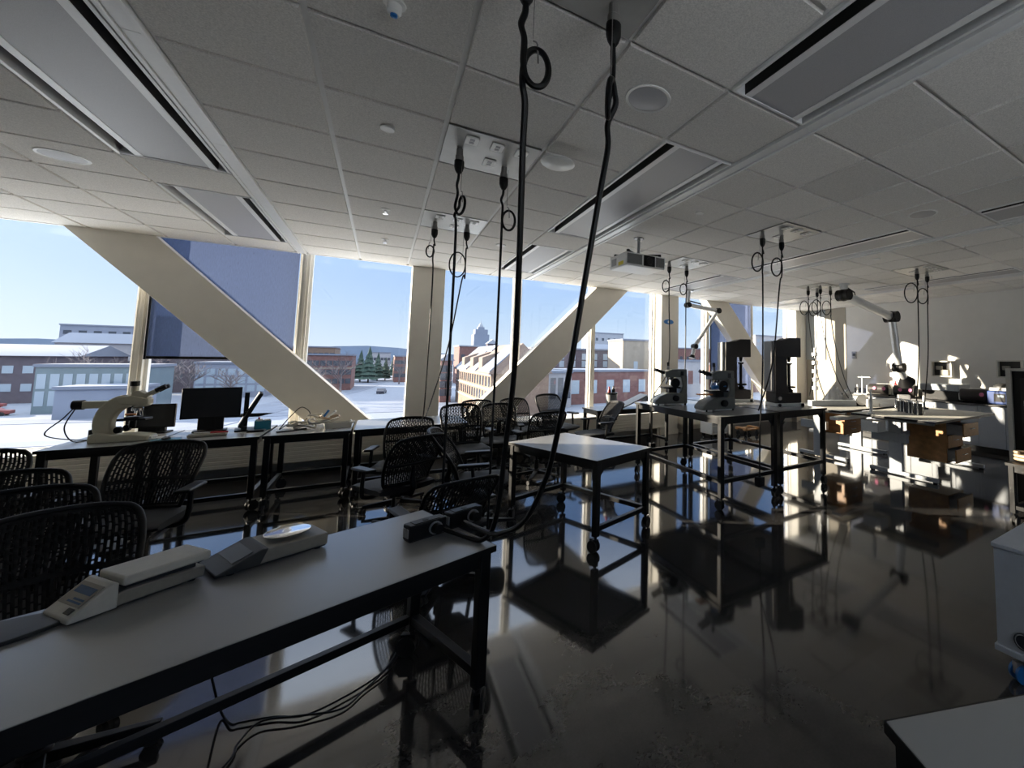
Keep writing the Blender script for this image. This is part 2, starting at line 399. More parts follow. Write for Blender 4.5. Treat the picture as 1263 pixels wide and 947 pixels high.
# windows: mullions, frames and panes
XM = [XL-0.02, -4.01, -2.5, -0.99, 0.52, 2.03, 3.54, 5.05, 6.56, 8.07, 9.58, XR+0.02]
for i in range(len(XM)-1):
    x0, x1 = XM[i], XM[i+1]
    fr = MB()
    fr.mm((x0+0.046, YG-0.03, 0.49), (x0+0.075, YG+0.04, 3.3)).mm((x1-0.075, YG-0.03, 0.49), (x1-0.046, YG+0.04, 3.3))
    fr.mm((x0+0.075, YG-0.03, 0.49), (x1-0.075, YG+0.04, 0.53)).mm((x0+0.075, YG-0.03, 3.26), (x1-0.075, YG+0.04, 3.3))
    w = struct(fr.build('window_%d' % (i+1), 'alu_white'))
    MB().mm((x0+0.07, YG, 0.52), (x1-0.07, YG+0.008, 3.27)).build('pane', 'glass', w)
    if 0 < i:
        mu = MB().mm((x0-0.045, YG-0.10, 0.49), (x0+0.045, YG+0.10, 3.3)).mm((x0-0.015, YG-0.115, 0.49), (x0+0.015, YG-0.10, 3.3))
        struct(mu.build('trim_%d' % (30+i), 'alu', bevel=0.003), 'vertical window mullion')
# black side track and roller screens
def screen(name, x0, x1, zb_, lab):
    t = thing(name, lab, 'window shade', ((x0+x1)/2, YG-0.13, 3.2))
    w = x1-x0
    MB().mm((-w/2, -0.001, zb_-3.2+0.02), (w/2, 0.001, 0.05)).build('screen_cloth', 'shade', t)
    MB().cyl((-w/2,0.0,0.05),(w/2,0.0,0.05),0.03).build('roller', 'grey_plastic', t)
    MB().mm((-w/2, -0.012, zb_-3.2-0.015), (w/2, 0.012, zb_-3.2+0.02)).build('hem_bar', 'black_metal', t, bevel=0.004)
    MB().mm((-w/2-0.02, -0.012, zb_-3.2-0.02), (-w/2-0.002, 0.012, 0.09)).build('side_channel', 'black_metal', t)
screen('roller_shade', -2.42, -1.06, 1.56, 'blue translucent roller shade half lowered behind the large left diagonal brace')
screen('roller_shade', 6.64, 8.0, 0.75, 'blue roller shade fully lowered behind the far right diagonal brace')
# pale panel and its conduit at the window end of the right wall, a step in that wall and its thermostat
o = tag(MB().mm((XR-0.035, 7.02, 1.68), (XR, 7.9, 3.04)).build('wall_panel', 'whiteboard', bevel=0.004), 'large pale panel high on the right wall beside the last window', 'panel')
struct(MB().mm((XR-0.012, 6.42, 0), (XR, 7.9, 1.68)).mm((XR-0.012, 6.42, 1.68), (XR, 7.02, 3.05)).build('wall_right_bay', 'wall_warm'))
t = thing('thermostat', 'small dark thermostat on the right wall near the corner recess', 'thermostat', (XR, 6.2, 1.80))
MB().mm((-0.025,-0.06,-0.09),(0,0.06,0.09)).build('housing', 'grey_plastic', t, bevel=0.006)
MB().mm((-0.03,-0.035,-0.02),(-0.02,0.035,0.05)).build('display', 'ink_dark', t)
struct(MB().mm((XR-0.012, YB, 0), (XR, 6.4, 0.10)).build('baseboard_right', 'black_plastic'))

t = thing('column_sign', 'small blue oval sign on the second column beside the projector cords', 'sign', (5.23, YW, 2.46))
MB().prism([(0.13*math.cos(a), 0.055*math.sin(a)) for a in [2*PI*k/28 for k in range(28)]], -0.008, 0.0, 'Y').build('plate', 'blue', t)
MB().prism([(0.03*math.cos(a), 0.03*math.sin(a)) for a in [2*PI*k/20 for k in range(20)]], -0.010, -0.008, 'Y').build('emblem', 'white_plastic', t)
t = thing('rolling_cabinet', 'low white cabinet on casters on the floor beyond the tall benches', 'cabinet', (6.0, 7.0, 0))
MB().mm((-0.22,-0.2,0.07),(0.22,0.2,0.42)).build('body','white_plastic',t,bevel=0.008)
MB().mm((-0.20,-0.207,0.10),(0.20,-0.2,0.24)).mm((-0.20,-0.207,0.26),(0.20,-0.2,0.40)).build('drawer_front','cab_blue',t,bevel=0.003)
for a in (-0.17,0.17):
    for b in (-0.15,0.15): MB().cyl((a-0.015,b,0.035),(a+0.015,b,0.035),0.035,n=14).cyl((a,b,0.05),(a,b,0.075),0.012).build('caster_wheel','rubber',t)
t = thing('dolly', 'small wooden dolly with black casters beyond the tall benches', 'dolly', (6.75, 6.75, 0))
MB().mm((-0.22,-0.16,0.12),(0.22,-0.08,0.15)).mm((-0.22,0.08,0.12),(0.22,0.16,0.15)).mm((-0.22,-0.16,0.15),(-0.14,0.16,0.175)).mm((0.14,-0.16,0.15),(0.22,0.16,0.175)).build('deck','wood',t,bevel=0.003)
for a in (-0.17,0.17):
    for b in (-0.12,0.12): MB().cyl((a-0.014,b,0.045),(a+0.014,b,0.045),0.045,n=14).cyl((a,b,0.06),(a,b,0.12),0.012).build('caster_wheel','rubber',t)

# slatted convector covers below the windows
def convector(x0, x1, lab):
    t = thing('convector_cover', lab, 'radiator', ((x0+x1)/2, 7.68, 0))
    w = (x1-x0)/2
    sl = MB()
    for k in range(6):
        z = 0.20+k*0.05
        sl.mm((-w,-0.27,z+0.003),(w,-0.25,z+0.047))
    sl.mm((-w,-0.262,0.2),(w,-0.245,0.5))
    sl.build('slatted_front', 'conv', t, bevel=0.004)
    MB().mm((-w,-0.27,0.50),(w,0.26,0.525)).build('top_cover', 'conv', t, bevel=0.004)
    MB().mm((-w-0.012,-0.27,0.2),(-w,0.26,0.525)).build('end_panel', 'conv', t); MB().mm((w,-0.27,0.2),(w+0.012,0.26,0.525)).build('end_panel', 'conv', t)
    ft = MB(); n = max(2, int((x1-x0)/1.4))
    for k in range(n):
        x = -w+0.1+(2*w-0.2)*k/(n-1); ft.mm((x-0.03,-0.2,0),(x+0.03,0.2,0.2))
    ft.build('support_foot', 'conv', t)
convector(-4.3, 0.28, 'long cream slatted convector cover behind the row of window tables on the left')
convector(0.83, 4.98, 'cream slatted convector cover between the two window columns')
convector(5.55, 9.45, 'cream slatted convector cover past the second column, behind the tall benches')

# ------------------------------------------------------------------ ceiling fittings
def diffuser(b, j0, j1, lab):
    t = thing('linear_diffuser', lab, 'air diffuser', (b, gy(j0), ZC), group='long linear diffusers in the ceiling')
    L = gy(j1)-gy(j0)
    y0, y1 = 0.014, L-0.014
    MB().mm((0.012,y0,0.075),(0.597,y1,0.09)).build('plenum', 'black_slot', t)
    fr = MB().mm((0.012,y0,-0.003),(0.030,y1,0.08)).mm((0.579,y0,-0.003),(0.597,y1,0.08)).mm((0.03,y0,-0.003),(0.579,y0+0.012,0.08)).mm((0.03,y1-0.012,-0.003),(0.579,y1,0.08))
    fr.build('frame', 'beam_white', t, bevel=0.001, seg=1)
    lp = MB().mm((0.100,y0+0.012,0.0),(0.142,y1-0.012,0.012)).mm((0.485,y0+0.012,0.0),(0.527,y1-0.012,0.012))
    lp.build('lip', 'beam_white', t, bevel=0.001, seg=1)
    MB().mm((0.098,y0+0.012,0.003),(0.104,y1-0.012,0.075)).mm((0.523,y0+0.012,0.003),(0.529,y1-0.012,0.075)).build('slot_liner', 'black_slot', t)
    MB().mm((0.142,y0+0.012,0.004),(0.485,y1-0.012,0.014)).build('perforated_panel', 'perf', t)
side = ['left of the hanging cords', 'right of the hanging cords', 'over the tall benches', 'over the back counter']
rowt = ['nearest the camera', 'in the middle of its row', 'closest to the windows']
for bi, b in enumerate(BEAMS):
    for ri, (j0, j1) in enumerate(beam_rows):
        if bi == 0 and ri == 0: continue
        if bi == 3 and ri == 0: continue
        diffuser(b, j0, j1, 'linear ceiling air diffuser %s, %s' % (side[bi], rowt[ri]))

def speaker(x, y, lab, d=0.25):
    t = thing('ceiling_speaker', lab, 'ceiling speaker', (x, y, ZC), group='round ceiling speakers')
    MB().lathe([(d/2-0.016,-0.004),(d/2,-0.006),(d/2+0.002,0.0),(d/2-0.018,0.002)], 40, cap=False).build('rim', 'white_plastic', t)
    MB().lathe([(0.001,-0.012),(0.03,-0.012),(0.06,-0.009),(d/2-0.014,-0.002)], 40, cap=False).build('grille', 'perf', t)
speaker(1.15, 1.91, 'round ceiling speaker right of the two thick near cords')
speaker(-2.03, 4.96, 'round ceiling speaker at far left beyond the left diffuser')
speaker(4.28, 1.91, 'round ceiling speaker at right, above the tall benches')
t = thing('wireless_access_point', 'round white disc unit hung just below the ceiling beside the metal outlet panel', 'access point', (0.97, 2.85, ZC))
MB().lathe([(0.03,0.0),(0.03,-0.045)],24).build('mount', 'grey_plastic', t)
MB().lathe([(0.085,-0.028),(0.112,-0.036),(0.118,-0.05),(0.10,-0.062),(0.0005,-0.066)],40,cap=False).lathe([(0.0005,-0.028),(0.085,-0.028)],40,cap=False).build('disc', 'white_plastic', t)
for i,(x, y, r, lab) in enumerate([(-0.05,3.11,0.04,'small white ceiling disc in the tile left of the metal outlet panel'),(2.5,3.14,0.04,'small white ceiling disc right of the second diffuser'),(5.62,3.13,0.05,'small white ceiling disc over the far benches'),(1.18,5.54,0.06,'small pale disc by the ceiling edge near the far hanging cords')]):
    t = thing('ceiling_disc', lab, 'sprinkler cover', (x, y, ZC))
    MB().lathe([(0.0005,-0.012),(r-0.004,-0.012),(r,-0.009),(r,-0.002),(0.02,0.004)],28,cap=False).build('cover', 'white_plastic', t)
for (x, y, lab) in [(-0.05,4.87,'pendent sprinkler head in the middle of the ceiling left of the cords'),(-0.05,6.13,'pendent sprinkler head nearest the windows'),(5.85,2.14,'pendent sprinkler head at far right near the third speaker'),(7.4,3.2,'pendent sprinkler head above the back counter')]:
    t = thing('sprinkler_head', lab, 'sprinkler', (x, y, ZC))
    MB().lathe([(0.04,0.0),(0.038,-0.006),(0.02,-0.010)],24).build('escutcheon', 'white_plastic', t)
    MB().cyl((0,0,-0.01),(0,0,-0.03),0.009).tube([(-0.010,0,-0.012),(-0.016,0,-0.03),(-0.006,0,-0.046)],0.0022).tube([(0.010,0,-0.012),(0.016,0,-0.03),(0.006,0,-0.046)],0.0022).build('frame_arms', 'chrome', t)
    MB().lathe([(0.004,-0.044),(0.022,-0.048),(0.022,-0.050),(0.004,-0.050)],20).build('deflector', 'chrome', t)
t = thing('sprinkler_head', 'sprinkler head with a clear and blue cap at the top edge of the photo', 'sprinkler', (-0.035,1.97,ZC))
MB().lathe([(0.042,0.0),(0.04,-0.006),(0.02,-0.010)],24).build('escutcheon','white_plastic',t)
MB().lathe([(0.026,-0.008),(0.026,-0.04),(0.018,-0.05)],24).build('clear_cap','white_plastic',t)
MB().lathe([(0.013,-0.045),(0.013,-0.058),(0.006,-0.062)],20).build('blue_cap','blue',t)

# metal outlet panels that replace a tile, with white outlet plates
def power_panel(x, j, lab, plates):
    t = thing('ceiling_outlet_unit', lab, 'outlet panel', (x+0.3035, gy(j)+0.3045, ZC), group='metal outlet panels in the ceiling grid')
    MB().mm((-0.292,-0.292,-0.002),(0.292,0.292,0.006)).build('panel_sheet', 'zinc', t, bevel=0.001, seg=1)
    for (px_, py_) in plates:
        p = MB().mm((px_-0.04,py_-0.055,-0.012),(px_+0.04,py_+0.055,-0.002)).build('outlet_plate', 'white_plastic', t, bevel=0.003)
        MB().mm((px_-0.014,py_-0.035,-0.014),(px_+0.014,py_-0.008,-0.011)).mm((px_-0.014,py_+0.008,-0.014),(px_+0.014,py_+0.035,-0.011)).build('socket', 'grey_plastic', p)
PL = [(-0.14,-0.17),(0.02,-0.17),(0.18,-0.17),(0.02,0.10)]
names = ['nearest metal ceiling outlet panel, feeding the two thick near cords','metal ceiling outlet panel in the middle with four white plates and two cords','metal ceiling outlet panel nearest the windows, beside the first column','metal ceiling outlet panel right of the second diffuser, above the near tall bench','metal ceiling outlet panel beside the projector','metal ceiling outlet panel at far right with two looped cords','metal ceiling outlet panel at far right with four cords']
for (x, j), lab in zip(POW, names): power_panel(x, j, lab, PL)

# pendant cords: boot, plug, cord with a slack loop, strain-relief grip
def pendant(x, y, path, lab, grp, r=0.0085, loop=(0.10, 2.64, 0.10, 90), zplug=ZC, grip=True):
    """path: points below the loop, in world space. loop=(radius, centre height, ..., heading of the loop plane)"""
    t = thing('pendant_power_cord', lab, 'power cord', (x, y, zplug), group=grp)
    MB().lathe([(0.014,0.0),(0.020,-0.004),(0.022,-0.05),(0.026,-0.055),(0.026,-0.085),(0.012,-0.09)],16).build('inlet_boot', 'grey_cable', t)
    MB().lathe([(0.027,-0.086),(0.031,-0.09),(0.031,-0.135),(0.024,-0.16),(0.014,-0.178),(0.009,-0.18)],16).build('plug', 'black_plastic', t)
    lr, lz, _, hd = loop
    c, s = math.cos(rad(hd)), math.sin(rad(hd))
    z0 = lz - zplug
    P = [(0,0,-0.16),(0,0,-0.21),(-0.012*c,-0.012*s,-0.26)]
    # loop: goes down past, round and crosses itself
    P.append((0, 0, z0+lr*1.6))
    for a in range(180, 541, 40):
        A = rad(a); k = (a-180)/360.0
        u = lr*0.70*(1+math.cos(A)); w = lr*1.2*math.sin(A)
        P.append((u*c - (k-0.5)*0.03*s, u*s + (k-0.5)*0.03*c, z0 + w))
    P.append((0.015*s, -0.015*c, z0-lr*1.3))
    for q in path: P.append((q[0]-x, q[1]-y, q[2]-zplug))
    MB().tube(cr(P, 6), r, 8).build('cord', 'black_plastic', t)
    if grip:
        g = MB().tube([(0.03*c,0.03*s,-0.02),(0.03*c,0.03*s,z0+0.11)],0.0018,5)
        g.tube(cr([(0.03*c,0.03*s,z0+0.10),(0.045*c,0.045*s,z0+0.09),(0.05*c,0.05*s,z0+0.02)],4),0.003,5)
        g.build('support_wire', 'grey_cable', t)
    return t
g0 = 'long black power cords hanging from the ceiling panels'
c1p = [(0.371,1.46,2.50),(0.38,1.5,2.366),(0.421,1.65,1.953),(0.469,1.85,1.54),(0.481,2.0,1.189),(0.482,2.08,0.93),(0.464,2.12,0.80),(0.430,2.155,0.755),(0.395,2.205,0.752),(0.35,2.27,0.758),(0.262,2.385,0.775)]
pendant(0.36, 1.46, c1p, 'thick black pendant cord on the left, ending at the nearer outlet box', g0, r=0.0115, loop=(0.062, 2.64, 0, -14))
c2p = [(0.697,1.46,2.44),(0.672,1.47,2.25),(0.648,1.52,1.96),(0.626,1.62,1.546),(0.612,1.74,1.205),(0.595,1.79,1.077),(0.565,1.86,0.945),(0.533,1.93,0.868),(0.499,2.01,0.825),(0.474,2.07,0.80),(0.445,2.17,0.785),(0.385,2.36,0.780)]
pendant(0.71, 1.46, c2p, 'thick black pendant cord on the right, sweeping down to the farther outlet box', g0, r=0.0115, loop=(0.062, 2.62, 0, 235))
pendant(0.37, 3.13, [(0.37,3.13,2.45),(0.372,3.14,1.6),(0.37,3.13,0.35)], 'black pendant cord from the middle outlet panel, left of its pair', g0, loop=(0.055,2.64,0,300))
pendant(0.69, 3.24, [(0.69,3.24,2.45),(0.69,3.25,1.6),(0.68,3.24,0.35)], 'black pendant cord from the middle outlet panel, right of its pair', g0, loop=(0.065,2.64,0,-12))
pendant(0.39, 5.0, [(0.395,5.0,2.45),(0.40,5.1,1.7),(0.42,5.5,1.0),(0.45,6.2,0.80)], 'pendant cord hanging just left of the first column down to the end window table', g0, r=0.007, loop=(0.05,2.72,0,190))
pendant(0.69, 4.91, [(0.67,4.95,2.45),(0.60,5.2,1.75),(0.53,5.8,1.15),(0.50,6.35,0.80)], 'pendant cord slanting across the front of the first column', g0, r=0.007, loop=(0.11,2.60,0,172))
pendant(3.40, 4.97, [(3.40,4.97,2.45),(3.40,4.97,1.5),(3.40,5.38,1.02),(3.42,5.41,0.42)], 'pendant cord by the projector dropping behind the tall bench to a hung box', g0, loop=(0.07,2.68,0,146))
pendant(3.76, 5.03, [(3.75,5.03,2.45),(3.75,5.03,1.8),(3.74,5.04,1.02)], 'pendant cord by the projector ending on top of the tall bench', g0, loop=(0.07,2.68,0,146))
pendant(3.43, 3.19, [(3.43,3.19,2.45),(3.43,3.20,1.5),(3.43,3.24,0.9),(3.43,3.25,0.42)], 'pendant cord dropping in front of the near tall bench to a hung box', g0, loop=(0.085,2.70,0,146))
pendant(3.72, 3.17, [(3.70,3.19,2.45),(3.70,3.3,1.6),(3.70,3.52,1.03)], 'pendant cord ending on the front edge of the tall bench', g0, loop=(0.085,2.68,0,146))
pendant(6.70, 3.10, [(6.70,3.1,2.5),(6.71,3.12,1.7),(6.75,3.2,0.95)], 'looped pendant cord over the far grey desk, left of its pair', g0, loop=(0.125,2.68,0,122))
pendant(7.02, 3.10, [(7.0,3.1,2.5),(7.0,3.12,1.7),(7.0,3.2,0.95)], 'looped pendant cord over the far grey desk, right of its pair', g0, loop=(0.10,2.66,0,122))
for (x, y, ex, ey, lab) in [(6.68,5.06,7.05,5.0,'far pendant cord, first of the four by the extraction arm'),(6.98,5.08,6.85,5.2,'far pendant cord, second of the four by the extraction arm'),(6.72,4.82,7.2,4.6,'far pendant cord, third of the four by the extraction arm'),(7.0,4.80,6.9,4.3,'far pendant cord, last of the four by the extraction arm')]:
    pendant(x, y, [(x,y,2.45),(x*0.8+ex*0.2,y*0.8+ey*0.2,1.9),(x*0.4+ex*0.6,y*0.4+ey*0.6,1.3),(ex,ey,0.95)], lab, g0, loop=(0.11,2.64,0,122), r=0.008)

# ceiling projector
t = thing('projector', 'white ceiling projector with dark lens bay on a short pole', 'projector', (2.42, 4.20, ZC))
MB().cyl((0.04,0.05,0.0),(0.04,0.05,-0.22),0.018).lathe([(0.06,0.0),(0.06,-0.012)],20,T=Matrix.Translation((0.04,0.05,0))).build('mount_pole', 'grey_plastic', t)
m_ = MB().mm((-0.08,-0.08,-0.24),(0.16,0.16,-0.22))
for (a, b) in ((-0.21,-0.15),(0.21,-0.15),(-0.21,0.15),(0.21,0.15)): m_.cyl((a,b,-0.255),(a,b,-0.215),0.018)
m_.tube([(-0.21,-0.15,-0.222),(0.21,0.15,-0.222)],0.01).tube([(0.21,-0.15,-0.222),(-0.21,0.15,-0.222)],0.01)
m_.build('mount_bracket', 'black_metal', t)
MB().prism([(-0.20,-0.40),(0.20,-0.40),(0.20,-0.25),(-0.20,-0.25)],-0.26,0.26,'X').build('body', 'white_plastic', t, bevel=0.014)
MB().mm((-0.035,-0.206,-0.385),(0.115,-0.19,-0.262)).build('lens_bay', 'black_plastic', t, bevel=0.006)
MB().cyl((0.04,-0.203,-0.325),(0.04,-0.215,-0.325),0.045,0.042,24).build('lens', 'screen', t)
for x0, x1 in ((-0.245,-0.05),(0.13,0.245)):
    g = MB()
    n = int((x1-x0)/0.0095)
    for k in range(n): g.mm((x0+k*0.0095,-0.204,-0.38),(x0+k*0.0095+0.0045,-0.199,-0.268))
    g.build('grille', 'scale_dark', t)
MB().mm((-0.262,-0.14,-0.385),(-0.2605,-0.02,-0.345)).build('warning_label', 'yellow', t)
MB().mm((-0.262,0.03,-0.37),(-0.2605,0.15,-0.29)).build('side_vent', 'grey_plastic', t)

# ------------------------------------------------------------------ tables
def caster(mb_w, mb_f, x, y, r=0.05, ang=0.4):
    c, s = math.cos(ang), math.sin(ang)
    ox, oy = x+0.02*c, y+0.02*s
    for k in (-1, 1):
        a = (ox - s*0.013*k, oy + c*0.013*k, r); b = (ox - s*0.027*k, oy + c*0.027*k, r)
        mb_w.cyl(a, b, r, n=18)
    mb_f.cyl((x,y,2*r-0.01),(x,y,2*r+0.03),0.012).cyl((ox - s*0.03, oy + c*0.03, r),(ox + s*0.03, oy - c*0.03, r),0.008)
    mb_f.box((ox-0.005*c, oy-0.005*s, r*1.55),(0.075,0.030,0.06),rz=ang)
def mobile_table(name, label, L, W, h, loc, rz, cat='table', group=None, top='laminate', open_side=-1, zs=0.19, leg=0.05, inset=0.012, gusset=True, rc=0.05):
    """L along local x, W along local y; open_side = the long side without a low rail (+1/-1/0)"""
    t = thing(name, label, cat, loc, rz, group)
    th = 0.028
    MB().mm((-L/2,-W/2,h-th),(L/2,W/2,h)).build('tabletop', top, t, bevel=0.003)
    e = 0.003
    eb = MB()
    for (a, b) in (((-L/2-e,-W/2-e),(L/2+e,-W/2)),((-L/2-e,W/2),(L/2+e,W/2+e)),((-L/2-e,-W/2),(-L/2,W/2)),((L/2,-W/2),(L/2+e,W/2))):
        eb.mm((a[0],a[1],h-th),(b[0],b[1],h-0.001))
    eb.build('edge_band', 'edge', t)
    lx, ly = L/2-inset-leg/2, W/2-inset-leg/2
    zb = 2*rc+0.03
    fr = MB(); q = leg*0.8
    for s in (-1, 1):
        fr.box((0,s*ly,h-th-0.03),(2*lx-leg,q*0.8,0.06)); fr.box((s*lx,0,h-th-0.03),(q*0.8,2*ly-leg,0.06))
        if gusset:
            for s2 in (-1, 1):
                y0 = s2*(ly-leg/2); d = -s2*0.07
                fr.prism([(y0,h-th-0.06),(y0+d,h-th-0.06),(y0,h-th-0.14)], s*lx-0.003, s*lx+0.003, 'X')
    fr.build('apron', 'black_metal', t, bevel=0.002)
    lo = MB()
    for s in (-1, 1): lo.box((s*lx,0,zs),(q,2*ly-leg,q))
    for s in (-1, 1):
        if s != open_side: lo.box((0,s*ly,zs),(2*lx-leg,q,q))
    lo.build('lower_rail', 'black_metal', t, bevel=0.003)
    for sx in (-1, 1):
        for sy in (-1, 1):
            lg = MB().mm((sx*lx-leg/2,sy*ly-leg/2,zb),(sx*lx+leg/2,sy*ly+leg/2,h-th)).build('leg', 'black_metal', t, bevel=0.004)
            w_, f_ = MB(), MB()
            caster(w_, f_, sx*lx, sy*ly, rc, 0.5+sx*1.1+sy*0.7)
            w_.build('caster_wheel', 'rubber', lg); f_.build('caster_fork', 'black_metal', lg)
    return t
def place(cx_, cy_, rz, lx, ly):
    a = rad(rz); return (cx_+lx*math.cos(a)-ly*math.sin(a), cy_+lx*math.sin(a)+ly*math.cos(a))
# front table: near right corner (0.48, 2.10), turned 19.5 degrees
R1 = 19.5
fx, fy = place(0.48, 2.10, R1, -0.914, 0.368)
mobile_table('mobile_table', 'long grey-topped black table in the foreground holding the two scales and outlet boxes', 1.829, 0.736, 0.74, (fx, fy, 0), R1, open_side=-1, group='black framed tables on casters')
# second mobile table: long side runs away to the left
tx, ty = place(1.53, 3.27, R1, 0.365, 0.635)
mobile_table('mobile_table', 'empty grey-topped black caster table in the middle of the floor', 1.27, 0.73, 0.76, (tx, ty, 0), R1+90, open_side=1, group='black framed tables on casters')
# row below the windows
for x0, x1, lab, y0 in [(-2.44,-1.80,'black framed window table carrying the cream microscope',6.05),(-1.785,-1.025,'black framed window table carrying the computer monitors',6.05),(-1.0,-0.26,'black framed window table covered with a heap of parts and tubing',6.05),(-0.23,0.98,'bare black framed window table at the right end of the row, before the first column',6.08)]:
    mobile_table('window_table', lab, x1-x0, 0.92, 0.76, ((x0+x1)/2, y0+0.46, 0), 0, open_side=0, zs=0.17, group='black tables in a row below the windows')
mobile_table('window_table', 'small black table by the windows with a grey bucket, left of the tall benches', 1.45, 0.62, 0.76, (3.72, 6.75, 0), 0, open_side=-1, zs=0.17)
# tall benches
mobile_table('tall_bench', 'tall black bench nearer the middle table, holding the two grey microscopes', 1.86, 0.92, 1.0, (3.53, 4.40, 0), 90, open_side=0, top='laminate_dark', zs=0.30, leg=0.055, group='pair of tall benches')
mobile_table('tall_bench', 'tall black bench on the right of the pair, holding the dark testing machines', 1.86, 0.92, 1.0, (4.50, 4.42, 0), 90, open_side=0, top='laminate_dark', zs=0.30, leg=0.055, group='pair of tall benches')
# corner table and bench by the camera
mobile_table('mobile_table', 'grey-topped table whose corner pokes into the bottom right of the photo', 1.5, 0.75, 0.76, (*place(1.03,0.58,-22,0.75,-0.375),0), -22, open_side=0)
mobile_table('black_bench', 'low black bench cut off by the right edge of the photo', 0.66, 0.7, 0.62, (*place(5.27,1.66,-8,0.33,-0.35),0), -8, open_side=0, top='black_plastic', gusset=False)
# hung outlet boxes
def outlet_box(loc, rz, lab, group=None, hung=False):
    t = thing('outlet_box', lab, 'outlet box', loc, rz, group)
    MB().mm((-0.085,-0.036,0.004),(0.085,0.036,0.076)).build('housing', 'black_plastic', t, bevel=0.006)
    MB().mm((-0.06,-0.027,0.074),(0.06,0.027,0.079)).build('top_plate', 'black_metal', t, bevel=0.002)
    MB().lathe([(0.014,0.078),(0.014,0.081),(0.010,0.081)],16).build('top_socket', 'rubber', t)
    e = MB()
    for k in (-1, 1):
        e.mm((-0.089,k*0.014-0.010,0.02),(-0.084,k*0.014+0.010,0.06))
    e.build('end_outlet', 'grey_plastic', t)
    MB().mm((-0.08,-0.03,0.0),(0.08,0.03,0.005)).build('foot_pad', 'rubber', t)
    MB().cyl((0.03,-0.036,0.04),(0.03,-0.075,0.04),0.026,0.022,18).build('side_plug', 'black_plastic', t)
    MB().cyl((0.03,-0.0355,0.04),(0.03,-0.046,0.04),0.030,0.030,18).build('plug_ring', 'grey_plastic', t)
    return t
outlet_box((0.215, 2.385, 0.74), R1+1, 'black outlet box on the front table, the nearer of two end to end')
outlet_box((0.395, 2.462, 0.74), R1+1, 'black outlet box on the front table, the farther one near the table end')
for (p, lab) in [((3.42,5.41,0.27),'small outlet box hung on a cord behind the left side of the tall benches'),((3.43,3.25,0.27),'small outlet box hung on a cord in front of the near tall bench')]:
    t = thing('hung_outlet_box', lab, 'outlet box', p)
    MB().mm((-0.045,-0.035,0),(0.045,0.035,0.10)).build('housing', 'black_plastic', t, bevel=0.005)
    MB().lathe([(0.016,0.10),(0.014,0.13),(0.009,0.155)],12).build('strain_relief', 'rubber', t)

# ------------------------------------------------------------------ things on the front table
TH = 0.74
# lab scale with the white pan cover
def prismY(poly, w, name, m, par, bevel=0.004): return MB().prism(poly, -w/2, w/2, 'Y').build(name, m, par, bevel)
t = thing('lab_scale', 'beige lab scale with sloping display front and large flat white pan cover', 'scale', (-0.69, 2.365, TH), 38)
t.scale = (0.86, 0.86, 0.92)
# local x: from display end (-) to rear (+)
prismY([(-0.16,0.008),(0.17,0.008),(0.175,0.05),(-0.06,0.058),(-0.16,0.03)], 0.165, 'base_housing', 'beige_plastic', t, 0.005)
prismY([(-0.205,0.006),(-0.085,0.006),(-0.085,0.095),(-0.10,0.10),(-0.205,0.022)], 0.185, 'display_console', 'beige_light', t, 0.005)
A = Matrix.Translation((-0.152,0,0.0635)) @ Matrix.Rotation(math.atan2(-0.078,0.105),4,'Y')
MB().mm((-0.03,-0.075,0),(0.045,0.075,0.0025),A).build('display_label', 'beige_plastic', t)
MB().mm((0.008,-0.06,0.002),(0.032,0.06,0.0035),A).build('readout', 'ink_blue', t)
MB().mm((-0.022,-0.062,0.002),(-0.016,0.03,0.0035),A).mm((-0.012,-0.062,0.002),(-0.006,0.01,0.0035),A).build('printed_lines', 'ink_blue', t)
MB().mm((-0.055,-0.07,0),(-0.035,-0.03,0.004),A).build('button', 'ink_dark', t, bevel=0.002)
MB().mm((-0.075,-0.095,0.075),(0.185,0.095,0.110)).build('pan_cover', 'beige_light', t, bevel=0.008)
MB().mm((-0.055,-0.06,0.05),(0.15,0.06,0.078)).build('pan_support', 'scale_dark', t)
ft = MB()
for a in (-0.15,0.14):
    for b in (-0.06,0.06): ft.cyl((a,b,0),(a,b,0.012),0.012)
ft.build('foot', 'rubber', t)
# second scale, low wedge with round metal pan
t = thing('lab_scale', 'low wedge-shaped lab scale with dark sloping front and round steel pan', 'scale', (-0.36, 2.51, TH), 25)
prismY([(-0.16,0.012),(0.17,0.012),(0.172,0.062),(-0.055,0.068)], 0.205, 'housing', 'beige_plastic', t, 0.005)
prismY([(-0.19,0.010),(-0.06,0.010),(-0.035,0.069),(-0.055,0.071),(-0.19,0.018)], 0.215, 'dark_front', 'scale_dark', t, 0.004)
prismY([(-0.17,0.006),(0.165,0.006),(0.168,0.026),(-0.17,0.014)], 0.195, 'base_tray', 'scale_dark', t, 0.003)
A = Matrix.Translation((-0.12,0,0.0465)) @ Matrix.Rotation(math.atan2(-0.053,0.135),4,'Y')
MB().mm((-0.02,-0.085,0),(0.045,0.085,0.002),A).build('readout', 'lcd', t)
MB().lathe([(0.03,0.066),(0.03,0.078),(0.078,0.080),(0.080,0.086),(0.074,0.088),(0.0005,0.086)],40,cap=False,T=Matrix.Translation((0.055,0,0))).build('weighing_pan', 'chrome', t)
ft = MB()
for a in (-0.14,0.14):
    for b in (-0.08,0.08): ft.cyl((a,b,0),(a,b,0.014),0.012)
ft.build('foot', 'rubber', t)
